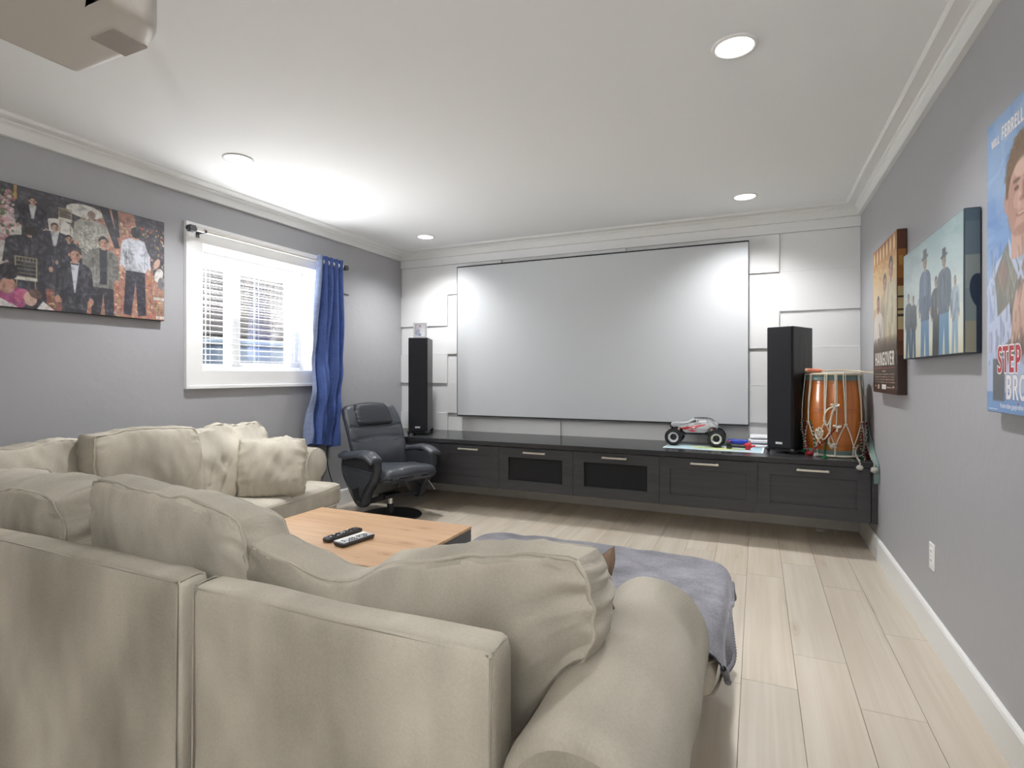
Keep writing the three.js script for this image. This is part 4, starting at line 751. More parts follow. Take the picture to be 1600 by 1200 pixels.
  tassel([F(-1.35, 0.25, 0.008), F(-1.38, 0.2, 0.018), F(-1.2, 0.1, 0.02), F(-1.15, 0.035, 0.03)], rw, 'green', 0.016);
  tassel([F(-1.0, 0.24, 0.01), F(-1.1, 0.16, 0.018), F(-0.98, 0.07, 0.03), F(-0.92, 0.022, 0.035)], ['red', 'red', 'white'], 'red', 0.019);
  tassel([F(-0.86, 0.24, 0.01), F(-0.72, 0.15, 0.02), F(-0.66, 0.06, 0.03), F(-0.62, 0.022, 0.036)], ['green', 'green', 'white'], 'white', 0.019);
  tassel([F(A + 0.25, 0.2, 0.022), F(A + 0.05, 0.14, 0.034), F(-0.5, 0.08, 0.036), F(-0.72, 0.03, 0.05)], ['red'], 'red', 0.018);
  tassel([F(A + 0.0, 0.12, 0.022), F(A - 0.02, 0.09, 0.036), F(A - 0.03, 0.05, 0.044), F(A - 0.04, 0.012, 0.05)], ['green'], 'green', 0.019);
  tassel([F(0.80, 0.235, 0.012), F(0.80, 0.17, 0.018), F(0.76, 0.07, 0.03), F(0.66, 0.0, 0.09)], rw, 'white', 0.0);
  tassel([F(0.80, 0.235, 0.01), F(0.84, 0.15, 0.018), F(0.82, 0.06, 0.03), F(0.80, 0.018, 0.05)], ['white', 'green', 'red'], 'green', 0.017);
  tassel([F(1.25, 0.235, 0.01), F(1.15, 0.13, 0.018), F(1.08, 0.05, 0.026), F(1.04, 0.02, 0.036)], ['red', 'red', 'white'], 'red', 0.018);
  tassel([F(1.5, 0.24, 0.008), F(1.52, 0.16, 0.016), F(1.42, 0.06, 0.02), F(1.36, 0.02, 0.03)], rw, 'green', 0.018);
  // the two white pompoms that hang over the counter's edge
  tassel([F(0.70, 0.09, 0.016), V(0.10, 0.05, 0.225), V(0.105, 0.014, 0.300), V(0.108, 0.006, 0.335), V(0.108, -0.022, 0.343)], ['white'], 'white', 0.019);
  tassel([F(1.12, 0.22, 0.01), F(1.12, 0.12, 0.02), V(0.185, 0.04, 0.20), V(0.185, 0.012, 0.300), V(0.186, 0.006, 0.335), V(0.186, -0.03, 0.344)], ['white'], 'white', 0.021);
  // carrying strap: from the top at the back, down by the wall and over the counter's end
  const st = [V(0.185, 0.47, -0.09), V(0.196, 0.36, -0.02), V(0.20, 0.20, 0.05), V(0.203, 0.09, 0.14), V(0.203, 0.03, 0.24), V(0.200, 0.008, 0.315), V(0.200, -0.02, 0.338), V(0.201, -0.10, 0.336), V(0.204, -0.135, 0.33), V(0.206, -0.10, 0.322)];
  const sc = new THREE.CatmullRomCurve3(st, false, 'centripetal'), pos = [], idx = [], NS = 80;
  for (let i = 0; i <= NS; i++) { const u = i / NS, p = sc.getPointAt(u), d = sc.getTangentAt(u), tw = sstep(0.35, 0.8, u), w = V(0, 0, 1).lerp(V(1, 0, 0), tw), s = w.addScaledVector(d, -w.dot(d)).normalize(), nn = d.clone().cross(s); for (const [a, b] of [[-1, -1], [1, -1], [1, 1], [-1, 1]]) { const q = p.clone().addScaledVector(s, a * 0.017).addScaledVector(nn, b * 0.0014); pos.push(Math.min(q.x, 0.2125), q.y, q.z); } }
  for (let i = 0; i < NS; i++) for (let k = 0; k < 4; k++) { const a = i * 4 + k, b = i * 4 + (k + 1) % 4, c = a + 4, d = b + 4; idx.push(a, b, d, a, d, c); }
  const sg = new THREE.BufferGeometry(); sg.setAttribute('position', new THREE.Float32BufferAttribute(pos, 3)); sg.setIndex(idx); const sg2 = sg.toNonIndexed(); sg2.computeVertexNormals();
  mesh('strap', metreUV(sg2), M.teal, t).userData.label = 'grey green carrying strap';
  // cane beater lying on the drumhead
  const b = thing('drum_beater', 'thin curved cane beater with an orange wrapped grip lying across the drum top', 'drumstick', [0.487, COUNTER + 0.574, -4.425]);
  mesh('cane', tube([[-0.15, 0.014, 0.10], [-0.06, 0.010, 0.05], [0.05, 0.016, 0.03], [0.13, 0.008, 0.08], [0.185, 0.000, 0.17], [0.215, -0.012, 0.30]], 0.0038, 50, 8), mat({ color: [0.62, 0.50, 0.32], roughness: 0.6 }), b);
  mesh('grip', tube([[-0.172, 0.016, 0.11], [-0.15, 0.0145, 0.10], [-0.115, 0.012, 0.08], [-0.085, 0.0115, 0.065]], 0.013, 30, 12), mat({ color: [0.70, 0.22, 0.13], roughness: 0.7 }), b);
  for (const p of [[-0.172, 0.016, 0.11], [-0.085, 0.0115, 0.065]]) mesh('grip_end', ball(0.0132, ...p), mat({ color: [0.74, 0.40, 0.28], roughness: 0.7 }), b);
}
// ---------- things on the counter under the screen ----------
{
  // printed sheet
  const mt = canvasTex(512, 256, (c, W, H) => {
    c.fillStyle = '#b9d4dd'; c.fillRect(0, 0, W, H); c.fillStyle = '#c3cf9f'; c.beginPath(); c.moveTo(120, 90); c.lineTo(260, 60); c.lineTo(410, 100); c.lineTo(430, 170); c.lineTo(300, 215); c.lineTo(170, 190); c.fill();
    c.fillStyle = '#d6d68a'; c.beginPath(); c.moveTo(250, 80); c.lineTo(340, 70); c.lineTo(380, 130); c.lineTo(310, 180); c.lineTo(240, 150); c.fill(); c.fillStyle = '#a3c58c'; c.fillRect(180, 150, 60, 40);
    c.fillStyle = '#cfe3ea'; c.fillRect(20, 190, 110, 40); c.fillStyle = '#8fb8cf'; c.fillRect(430, 20, 70, 60); c.strokeStyle = '#f3f7f7'; c.lineWidth = 10; c.strokeRect(4, 4, W - 8, H - 8); c.strokeStyle = '#e8eee0'; c.lineWidth = 2; for (let i = 0; i < 9; i++) { c.beginPath(); c.moveTo(130 + i * 30, 80); c.lineTo(160 + i * 28, 200); c.stroke(); }
  });
  const p = thing('map_sheet', 'pale blue and green printed map sheet lying under the toy truck', 'map', [-0.305, COUNTER + 0.0003, -4.435], -0.04);
  const pg = new THREE.BoxGeometry(0.70, 0.0014, 0.30, 24, 1, 12); deform(pg, (v) => { v.y += 0.0008 + 0.006 * sstep(0.30, 0.35, v.x) * sstep(0.05, 0.15, -v.z); }); mesh('paper', pg, mat({ color: [1, 1, 1], map: mt, roughness: 0.35 }), p);

  // radio controlled rock crawler: local -x is its front
  const t = thing('toy_truck', 'silver and red toy rock crawler truck with big black tyres', 'toy truck', [-0.445, COUNTER + 0.0022, -4.565], 0.02);
  const tyre = mat({ color: [0.018, 0.020, 0.022], roughness: 0.8 }), rim = mat({ color: [0.72, 0.72, 0.72], roughness: 0.35, metalness: 0.3 });
  const R = 0.066;
  for (const x of [-0.158, 0.158]) for (const z of [0.095, -0.095]) {
    const w = new THREE.Group(); w.name = 'wheel'; t.add(w); w.position.set(x, R, z);
    const prof = []; for (let i = 0; i <= 16; i++) { const q = i / 16 * PI; prof.push([0.040 + (R - 0.046) * Math.pow(Math.sin(q), 0.45), -0.029 * Math.cos(q)]); }
    const g = lathe(prof, 48); g.rotateX(PI / 2); mesh('tyre', g, tyre, w);
    const lug = []; for (let i = 0; i < 24; i++) for (const s of [-1, 1]) { const b = new THREE.BoxGeometry(0.008, 0.007, 0.022); b.rotateY(s * 0.5); b.translate(0, R - 0.004, s * 0.015); b.rotateZ((i + (s > 0 ? 0.5 : 0)) / 24 * 2 * PI); lug.push(b); } const lm = mesh('tread', lug, tyre, w); lm.userData.kind = 'stuff';
    const s = Math.sign(z), rg = lathe([[0.030, 0.012], [0.041, 0.020], [0.043, 0.024], [0.040, 0.026], [0.030, 0.024], [0.026, 0.016], [0.024, 0.004]], 36); rg.rotateX(s * PI / 2); mesh('rim', rg, rim, w);
    mesh('hub', (() => { const g = lathe([[0, 0.014], [0.009, 0.013], [0.011, 0.006], [0.029, 0.004], [0.030, 0]], 24); g.rotateX(s * PI / 2); return g; })(), M.black, w);
    mesh('beadlock_bolt', (() => { const l = []; for (let i = 0; i < 8; i++) { const a = i / 8 * 2 * PI, b = new THREE.CylinderGeometry(0.002, 0.002, 0.004, 6); b.rotateX(PI / 2); b.translate(0.036 * Math.cos(a), 0.036 * Math.sin(a), s * 0.0255); l.push(b); } return l; })(), M.gunmetal, w).userData.kind = 'stuff';
  }
  for (const x of [-0.158, 0.158]) { const a = mesh('axle', [rod([x, R, -0.07], [x, R, 0.07], 0.011, 12), ball(0.022, x, R, 0.0)], M.black, t); }
  mesh('chassis', [span(-0.10, 0.10, 0.082, 0.102, -0.028, 0.028, 0.004, 1), rod([-0.1, 0.09, 0.026], [0.1, 0.09, 0.026], 0.006), rod([-0.1, 0.09, -0.026], [0.1, 0.09, -0.026], 0.006)], M.black, t);
  const links = []; for (const s of [-1, 1]) for (const z of [0.045, -0.045]) links.push(rod([s * 0.155, R + 0.002, z], [s * 0.05, 0.088, z * 0.6], 0.0042, 8), rod([s * 0.15, R + 0.02, z * 0.6], [s * 0.06, 0.104, z * 0.5], 0.0035, 8)); for (const l of links) mesh('suspension_link', l, M.gunmetal, t);
  const red = mat({ color: [0.55, 0.015, 0.02], roughness: 0.35 }), copper = mat({ color: [0.75, 0.45, 0.33], roughness: 0.35, metalness: 0.6 });
  for (const s of [-1, 1]) for (const z of [0.055, -0.055]) { const sh = mesh('shock_absorber', [rod([s * 0.148, R + 0.012, z], [s * 0.118, 0.135, z * 0.85], 0.0042, 10), rod([s * 0.135, 0.10, z * 0.93], [s * 0.118, 0.138, z * 0.85], 0.0085, 12)], copper, t); const sp = []; for (let i = 0; i <= 40; i++) { const q = i / 40, a = q * 2 * PI * 5; sp.push(V(s * mix(0.148, 0.130, q) + 0.009 * Math.cos(a), mix(R + 0.016, 0.108, q), z * mix(1, 0.92, q) + 0.009 * Math.sin(a))); } mesh('spring', tube(sp, 0.0016, 120, 5), M.trim, sh); }
  // shell
  const sk = canvasTex(1024, 512, (c, W, H) => {
    const X = (x) => (x + 0.2) / 0.4 * W, Y = (y) => H - (y - 0.06) / 0.2 * H, poly = (f, ...p) => { c.fillStyle = f; c.beginPath(); p.forEach(([x, y], i) => (i ? c.lineTo(X(x), Y(y)) : c.moveTo(X(x), Y(y)))); c.fill(); };
    c.fillStyle = '#a9a9ad'; c.fillRect(0, 0, W, H); poly('#bdbdc0', [-0.2, 0.155], [0.2, 0.16], [0.2, 0.22], [-0.2, 0.22]);
    poly('#3b3d42', [-0.045, 0.178], [0.005, 0.205], [0.008, 0.182]); poly('#8e9096', [0.016, 0.178], [0.016, 0.204], [0.085, 0.206], [0.105, 0.18]); poly('#e9e9ea', [0.022, 0.182], [0.03, 0.2], [0.08, 0.2], [0.09, 0.184]);
    poly('#c01f26', [-0.02, 0.145], [0.03, 0.165], [0.085, 0.168], [0.07, 0.158], [0.03, 0.148], [0.0, 0.132]); poly('#d9474a', [-0.05, 0.14], [-0.01, 0.158], [0.01, 0.15], [-0.02, 0.128]); poly('#b8323a', [-0.11, 0.13], [-0.055, 0.152], [-0.03, 0.138], [-0.07, 0.122], [-0.12, 0.12]); poly('#f0f0f0', [-0.03, 0.142], [0.0, 0.15], [-0.005, 0.138]); poly('#c43a40', [-0.06, 0.118], [-0.02, 0.126], [0.01, 0.112], [-0.02, 0.106]); poly('#5a2024', [-0.01, 0.17], [0.04, 0.176], [0.05, 0.172], [0.0, 0.166]);
    c.strokeStyle = '#44464a'; c.lineWidth = 3; for (const x of [0.012, -0.052, 0.11]) { c.beginPath(); c.moveTo(X(x), Y(0.10)); c.lineTo(X(x - 0.004), Y(0.176)); c.stroke(); }
  });
  const prof = new THREE.Shape(); const pp = [[-0.178, 0.150], [-0.176, 0.165], [-0.16, 0.172], [-0.065, 0.176], [-0.055, 0.180], [-0.022, 0.206], [-0.012, 0.2095], [0.085, 0.2085], [0.105, 0.205], [0.148, 0.178], [0.163, 0.165], [0.166, 0.148], [0.16, 0.138]]; prof.moveTo(...pp[0]); pp.slice(1).forEach((p) => prof.lineTo(...p));
  prof.bezierCurveTo(0.15, 0.165, 0.10, 0.155, 0.085, 0.115); prof.lineTo(0.07, 0.105); prof.lineTo(-0.07, 0.102); prof.lineTo(-0.088, 0.115); prof.bezierCurveTo(-0.10, 0.150, -0.15, 0.150, -0.16, 0.142); prof.lineTo(-0.178, 0.150);
  const bg = new THREE.ExtrudeGeometry(prof, { depth: 0.10, bevelEnabled: true, bevelSize: 0.004, bevelThickness: 0.008, bevelSegments: 3, curveSegments: 12 }); bg.translate(0, 0, -0.05);
  { const p2 = bg.attributes.position, uv = bg.attributes.uv; for (let i = 0; i < p2.count; i++) { uv.setXY(i, (p2.getX(i) + 0.2) / 0.4, (p2.getY(i) - 0.06) / 0.2); const y = p2.getY(i); if (y > 0.176) p2.setZ(i, p2.getZ(i) * (1 - (y - 0.176) * 7)); } bg.computeVertexNormals(); }
  mesh('body_shell', bg, mat({ color: [1, 1, 1], map: sk, roughness: 0.3, clearcoat: 0.6, clearcoatRoughness: 0.15 }), t);
  mesh('bumper', [span(-0.192, -0.178, 0.138, 0.158, -0.04, 0.04, 0.004, 1), rod([-0.19, 0.15, 0.03], [-0.165, 0.115, 0.02], 0.004), rod([-0.19, 0.15, -0.03], [-0.165, 0.115, -0.02], 0.004)], M.black, t);
  for (const z of [0.035, -0.035]) mesh('headlight', rod([-0.183, 0.162, z], [-0.172, 0.162, z], 0.009, 14), M.windowWhite, t);
  mesh('roof_rail', [tube([[0.15, 0.18, 0.052], [0.105, 0.21, 0.044], [-0.01, 0.214, 0.042]], 0.0025, 20, 6), tube([[0.15, 0.18, -0.052], [0.105, 0.21, -0.044], [-0.01, 0.214, -0.042]], 0.0025, 20, 6)], M.black, t);

  // small red and black handset-like toy and the blue battery
  const y = COUNTER + 0.0022, k = thing('toy_motor', 'small red and black toy with two round ends lying on the map sheet', 'toy', [-0.128, y, -4.42], -0.12);
  mesh('bar', [rod([-0.055, 0.028, 0], [0.06, 0.022, 0.0], 0.009, 10), span(-0.06, 0.06, 0.012, 0.03, -0.012, 0.012, 0.003, 1)], M.black, k);
  mesh('black_end', [span(-0.082, -0.045, 0, 0.045, -0.016, 0.016, 0.006, 2), rod([-0.064, 0.04, 0], [-0.064, 0.056, 0], 0.019, 20, 0.015)], M.blackGloss, k);
  mesh('red_end', lathe([[0, 0], [0.016, 0.0], [0.018, 0.006], [0.018, 0.024], [0.025, 0.030], [0.026, 0.040], [0.018, 0.048], [0, 0.050]], 24).translate(0.066, 0, 0), red, k);
  mesh('red_grip', [rod([0.075, 0.016, 0.012], [0.105, 0.032, -0.01], 0.008, 10, 0.006), rod([0.10, 0.032, -0.01], [0.112, 0.028, -0.02], 0.007, 10)], red, k);
  mesh('red_cap', lathe([[0, 0.056], [0.012, 0.056], [0.015, 0.052], [0.015, 0.050], [0, 0.049]], 20).translate(-0.064, 0.002, 0), red, k);
  const b = thing('battery_pack', 'blue battery pack lying behind the small red and black toy', 'battery', [-0.135, y, -4.545], -0.05);
  mesh('shrink_wrap', softBox(0.145, 0.032, 0.05, 0.008, 16, 5, 6, (v) => { v.y += 0.042; v.y += 0.003 * noise(v.x * 30, v.z * 20, 2); }), mat({ color: [0.02, 0.05, 0.45], roughness: 0.3 }), b);
  mesh('battery_tray', span(-0.06, 0.06, 0, 0.027, -0.02, 0.02, 0.003, 1), M.black, b);
  mesh('wire', [tube([[0.072, 0.045, 0.01], [0.088, 0.055, 0.012], [0.092, 0.04, 0.016], [0.08, 0.024, 0.02], [0.03, 0.022, 0.03]], 0.0022, 30, 6)], red, b);
  // white papers stacked behind the right speaker
  const ps = [['envelope', 'white envelope at the bottom of the small stack between screen and speaker', 0.235, 0.17, 0.022, 0.05], ['booklet', 'white booklet in the middle of the small stack between screen and speaker', 0.225, 0.165, 0.028, -0.06], ['leaflet', 'white folded paper on top of the small stack between screen and speaker', 0.21, 0.15, 0.018, 0.02]];
  let yy = COUNTER + 0.0005; for (const [nm, l, w, d, h, a] of ps) { const e = thing(nm, l, 'paper', [0.055, yy, -4.66], a, 'white papers on the counter'); mesh('sheets', softBox(w, h, d, 0.006, 14, 3, 10, (v) => { v.y += h / 2 + 0.004 * (1 + noise(v.x * 14, v.z * 12, h * 90)) * sstep(-0.2, 0.5, v.y / h); }), mat({ color: [0.78, 0.78, 0.80], roughness: 0.4 }), e); yy += h + 0.0085; }
  const sc = thing('paper_scrap', 'tiny white paper scrap lying on the floor below the drum cabinet', 'paper', [0.43, 0.0005, -4.66]);
  mesh('paper', softBox(0.06, 0.012, 0.025, 0.004, 10, 3, 6, (v) => { v.y += 0.008 + 0.004 * noise(v.x * 60, v.z * 50, 1); v.z += 0.006 * noise(v.x * 70, 3, 3); }), M.trim, sc);
}
// ---------- pictures ----------
// a plain figure for the prints: nobody in particular
const folds = (c, x, y, w, h, u, s, n = 34) => { c.save(); c.clip(); for (let i = 0; i < n; i++) { const a = x + w * hash(i, 1, s | 0), b = y + h * hash(i, 2, s | 0), l = u * (0.4 + 1.1 * hash(i, 3, s | 0)), d = 0.5 * (hash(i, 4, s | 0) - 0.5); c.strokeStyle = hash(i, 5, s | 0) > 0.45 ? 'rgba(0,0,0,0.15)' : 'rgba(255,255,255,0.10)'; c.lineWidth = u * (0.08 + 0.22 * hash(i, 6, s | 0)); c.lineCap = 'round'; c.beginPath(); c.moveTo(a, b); c.quadraticCurveTo(a + l * (d + 0.15), b + l * 0.5, a + l * d, b + l); c.stroke(); } c.restore(); };
const soften = (c, W, H, px) => { c.save(); c.filter = `blur(${px}px)`; c.drawImage(c.canvas, 0, 0); c.restore(); };
function figure(c, x, y, h, o) {                          // x centre, y top of head, h full height in pixels
  const u = h / 7.5, w = u * (o.w ?? 1);
  c.save(); c.translate(x, y); if (o.flip) c.scale(-1, 1);
  if (o.legs !== false) { c.fillStyle = o.trousers; c.beginPath(); c.moveTo(-w * 0.75, u * 3.6); c.lineTo(w * 0.75, u * 3.6); c.lineTo(w * 0.85, u * 7.4); c.lineTo(w * 0.2, u * 7.5); c.lineTo(0, u * 4.6); c.lineTo(-w * 0.35, u * 7.5); c.lineTo(-w * 0.95, u * 7.4); c.fill(); }
  c.fillStyle = o.coat; c.beginPath(); c.moveTo(-w * 0.3, u * 1.0); c.quadraticCurveTo(-w * 1.1, u * 1.15, -w * 1.12, u * 1.8); c.lineTo(-w * 1.25, u * 3.5); c.lineTo(-w * 0.8, u * 3.6); c.lineTo(-w * 0.82, u * (o.coatLen ?? 4.2)); c.lineTo(w * 0.82, u * (o.coatLen ?? 4.2)); c.lineTo(w * 0.8, u * 3.6); c.lineTo(w * 1.25, u * 3.5); c.lineTo(w * 1.12, u * 1.8); c.quadraticCurveTo(w * 1.1, u * 1.15, w * 0.3, u * 1.0); c.fill(); folds(c, -w * 1.2, u, w * 2.4, u * 3.4, u, x + y);
  c.strokeStyle = 'rgba(0,0,0,0.28)'; c.lineWidth = u * 0.06; for (const s of [-1, 1]) { c.beginPath(); c.moveTo(s * w * 0.75, u * 1.9); c.lineTo(s * w * 0.72, u * 3.5); c.stroke(); }
  if (o.shirt) { c.fillStyle = o.shirt; c.beginPath(); c.moveTo(-w * 0.28, u * 1.0); c.lineTo(w * 0.28, u * 1.0); c.lineTo(w * (o.vee ?? 0.1), u * (o.shirtLen ?? 2.6)); c.lineTo(-w * (o.vee ?? 0.1), u * (o.shirtLen ?? 2.6)); c.fill(); }
  if (o.tie) { c.fillStyle = o.tie; c.fillRect(-u * 0.22, u * 1.06, u * 0.44, u * 0.14); }
  c.fillStyle = o.skin ?? '#c99a80'; c.fillRect(-u * 0.17, u * 0.75, u * 0.34, u * 0.36);
  c.beginPath(); c.ellipse(-w * 1.05, u * 3.62, u * 0.16, u * 0.26, 0, 0, 7); c.ellipse(w * 1.05, u * 3.62, u * 0.16, u * 0.26, 0, 0, 7); c.fill();
  const hair = o.hair ?? '#2b211d', skin = o.skin ?? '#c99a80';
  c.fillStyle = hair; c.beginPath(); c.ellipse(0, u * 0.46, u * 0.385, u * 0.47, 0, 0, 7); c.fill();
  if (!o.back) {
    c.fillStyle = skin; c.beginPath(); c.ellipse(u * 0.03, u * 0.6, u * 0.305, u * 0.38, 0, 0, 7); c.fill(); c.beginPath(); c.ellipse(-u * 0.34, u * 0.56, u * 0.06, u * 0.12, 0, 0, 7); c.ellipse(u * 0.36, u * 0.56, u * 0.06, u * 0.12, 0, 0, 7); c.fill();
    c.fillStyle = 'rgba(70,35,25,0.30)'; c.beginPath(); c.ellipse(u * 0.2, u * 0.64, u * 0.13, u * 0.3, 0, 0, 7); c.fill(); c.fillStyle = 'rgba(255,225,205,0.25)'; c.beginPath(); c.ellipse(-u * 0.1, u * 0.5, u * 0.12, u * 0.16, 0, 0, 7); c.fill();
    c.fillStyle = 'rgba(40,22,18,0.7)'; for (const s of [-1, 1]) { c.beginPath(); c.ellipse(u * (0.03 + s * 0.125), u * 0.53, u * 0.065, u * 0.03, 0, 0, 7); c.fill(); c.fillRect(u * (0.03 + s * 0.125) - u * 0.08, u * 0.455, u * 0.16, u * 0.028); } c.fillStyle = 'rgba(110,55,40,0.55)'; c.fillRect(u * 0.02, u * 0.56, u * 0.06, u * 0.12); c.fillStyle = 'rgba(120,50,45,0.7)'; c.fillRect(-u * 0.08, u * 0.77, u * 0.22, u * 0.035);
  }
  if (o.beard) { c.beginPath(); c.ellipse(0, u * 0.82, u * 0.26, u * 0.2, 0, 0, 7); c.fill(); }
  if (o.hat) { c.fillStyle = o.hat; c.beginPath(); c.ellipse(0, u * 0.2, u * 0.72, u * 0.12, -0.08, 0, 7); c.fill(); c.fillRect(-u * 0.36, -u * 0.3, u * 0.72, u * 0.5); }
  c.restore();
}
const grainOver = (c, W, H, n, a, s) => { for (let i = 0; i < n; i++) { c.fillStyle = hash(i, 1, s) > 0.5 ? `rgba(255,255,255,${a})` : `rgba(0,0,0,${a})`; c.fillRect(hash(i, 2, s) * W, hash(i, 3, s) * H, 1 + 3 * hash(i, 4, s), 1 + 2 * hash(i, 5, s)); } };
function wallPrint(name, label, side, z0, z1, y0, y1, depth, tex, edges, gloss) {
  const w = z1 - z0, h = y1 - y0, t = thing(name, label, 'picture', [side > 0 ? XR - 0.002 : XL + 0.002, y0, (z0 + z1) / 2], side > 0 ? -PI / 2 : PI / 2);
  const e = 0.0035, g = new RoundedBoxGeometry(w, h, depth, 2, e); g.translate(0, h / 2, depth / 2);
  mesh('stretcher', g, edges, t);
  const p = new THREE.BoxGeometry(w - 2 * e, h - 2 * e, 0.0012); p.translate(0, h / 2, depth + 0.0004);
  mesh('print', p, mat({ color: [0.86, 0.86, 0.86], map: tex, roughness: gloss + 0.08, clearcoat: 0.3, clearcoatRoughness: gloss * 0.85, bumpMap: suedeBump, bumpScale: 0.0006 }), t);
  return t;
}
// crowd scene on the window wall
{
  const tex = canvasTex(2048, 970, (c, W, H) => {
    const X = (u) => u * W, Y = (v) => v * H;
    c.fillStyle = '#3c3a40'; c.fillRect(0, 0, W, H);
    // carpet
    c.fillStyle = '#a8705c'; c.beginPath(); c.moveTo(X(0.60), H); c.lineTo(X(0.72), 0); c.lineTo(X(0.86), 0); c.lineTo(X(0.9), Y(0.4)); c.lineTo(W, Y(0.7)); c.lineTo(W, H); c.fill();
    c.fillStyle = '#7d463b'; c.fillRect(X(0.5), Y(0.82), X(0.12), Y(0.18));
    for (let i = 0; i < 900; i++) { const u = 0.5 + 0.5 * hash(i, 1, 50), v = 0.1 + 0.9 * hash(i, 2, 50); if (u < 0.62 && v < 0.85) continue; c.fillStyle = ['#c8a96f', '#c04a38', '#a08a4e', '#d8bf98', '#94504a'][Math.floor(hash(i, 3, 50) * 5)]; c.beginPath(); c.ellipse(X(u), Y(v), 4 + 14 * hash(i, 4, 50), 3 + 8 * hash(i, 5, 50), hash(i, 6, 50) * 3, 0, 7); c.fill(); }
    c.fillStyle = 'rgba(214,150,120,0.9)'; c.beginPath(); c.moveTo(X(0.73), 0); c.lineTo(X(0.765), Y(0.02)); c.lineTo(X(0.80), Y(0.42)); c.lineTo(X(0.75), Y(0.32)); c.fill();
    // tables and flowers
    c.fillStyle = '#ddd8cc'; c.beginPath(); c.ellipse(X(0.30), Y(0.45), X(0.17), Y(0.24), 0, 0, 7); c.fill(); c.fillStyle = '#e6e2d8'; c.beginPath(); c.ellipse(X(0.56), Y(0.30), X(0.06), Y(0.10), 0, 0, 7); c.fill(); c.beginPath(); c.ellipse(X(0.66), Y(0.08), X(0.07), Y(0.06), 0, 0, 7); c.fill();
    for (let i = 0; i < 380; i++) { const u = 0.30 + 0.115 * hash(i, 1, 51), v = 0.06 + 0.40 * hash(i, 2, 51); c.fillStyle = ['#d9a9ae', '#e9cfcf', '#b9777f', '#5c6b45', '#f2e6e2'][Math.floor(hash(i, 3, 51) * 5)]; c.beginPath(); c.arc(X(u), Y(v), 6 + 11 * hash(i, 4, 51), 0, 7); c.fill(); }
    c.fillStyle = '#c79a4e'; c.fillRect(X(0.415), Y(0.0), 20, 110);
    // floral shirted guest and passers by
    figure(c, X(0.685), Y(0.06), 620, { coat: '#a5a293', trousers: '#77756a', hair: '#8d7768', back: true, w: 1.45 });
    for (let i = 0; i < 500; i++) { const a = hash(i, 1, 52) * 2 * PI, r = Math.sqrt(hash(i, 2, 52)); c.fillStyle = ['#c7c4b4', '#85826f', '#d9d6cb'][i % 3]; c.beginPath(); c.arc(X(0.685) + r * 105 * Math.cos(a), Y(0.33) + r * 140 * Math.sin(a), 5, 0, 7); c.fill(); }
    c.fillStyle = '#22242c'; c.beginPath(); c.moveTo(X(0.715), 0); c.lineTo(X(0.755), 0); c.lineTo(X(0.80), Y(0.35)); c.lineTo(X(0.778), Y(0.36)); c.fill(); c.beginPath(); c.moveTo(X(0.765), 0); c.lineTo(X(0.79), 0); c.lineTo(X(0.80), Y(0.25)); c.lineTo(X(0.785), Y(0.25)); c.fill();
    figure(c, X(0.475), Y(0.06), 520, { coat: '#2a2930', trousers: '#222', shirt: '#ddd', skin: '#cfa58d', w: 1.3 });
    figure(c, X(0.55), Y(0.24), 560, { coat: '#2d2e37', trousers: '#262830', skin: '#c79f86', hair: '#4a3b33', w: 1.5, shirt: '#cfcfcf' });
    figure(c, X(0.60), Y(0.32), 520, { coat: '#26262d', trousers: '#26262d', skin: '#b98b70', hair: '#1d1a1a', w: 1.2 });
    figure(c, X(0.465), Y(0.30), 700, { coat: '#25252c', trousers: '#23232b', hair: '#2a2422', back: true, w: 1.5 });
    for (const [u, v, h, cc, bk] of [[0.06, 0.1, 640, '#2a2930', 0], [0.15, 0.22, 620, '#55525a', 1], [0.24, 0.12, 600, '#26262d', 0], [0.10, 0.42, 760, '#6b3f4c', 1], [0.30, 0.48, 720, '#2b2b33', 0], [0.20, 0.5, 740, '#b9b6b0', 1]]) figure(c, X(u), Y(v), h, { coat: cc, trousers: '#24242b', shirt: bk ? undefined : '#cfcfd4', hair: '#2a211d', back: !!bk, w: 1.15, skin: '#c0917a' });
    // gilt chairs
    const chair = (x, y, w, h, r) => { c.strokeStyle = '#a8966f'; c.lineWidth = 9; c.strokeRect(x, y, w, h); c.lineWidth = 5; for (let i = 1; i < r; i++) { c.beginPath(); c.moveTo(x, y + h * i / r); c.lineTo(x + w, y + h * i / r); c.stroke(); } for (let i = 1; i < 6; i++) { c.beginPath(); c.moveTo(x + w * i / 6, y); c.lineTo(x + w * i / 6, y + h / r); c.stroke(); } c.fillStyle = '#dedacb'; c.fillRect(x - 6, y + h, w + 12, 26); c.lineWidth = 8; c.beginPath(); c.moveTo(x + 10, y + h + 26); c.lineTo(x + 4, y + h + 130); c.moveTo(x + w - 10, y + h + 26); c.lineTo(x + w - 4, y + h + 130); c.stroke(); };
    chair(X(0.42), Y(0.58), 140, 160, 5); chair(X(0.565), Y(0.10), 90, 80, 5);
    // seated woman in pink, girl
    c.fillStyle = '#a83e73'; c.beginPath(); c.ellipse(X(0.405), Y(0.93), 110, 100, 0, 0, 7); c.fill(); c.fillStyle = '#c9577f'; c.beginPath(); c.ellipse(X(0.44), Y(0.9), 46, 60, 0.4, 0, 7); c.fill(); c.fillStyle = '#c58f78'; c.beginPath(); c.ellipse(X(0.395), Y(0.83), 50, 66, 0.3, 0, 7); c.fill(); c.fillStyle = '#1f1a1c'; c.beginPath(); c.ellipse(X(0.40), Y(0.71), 62, 66, 0, 0, 7); c.fill();
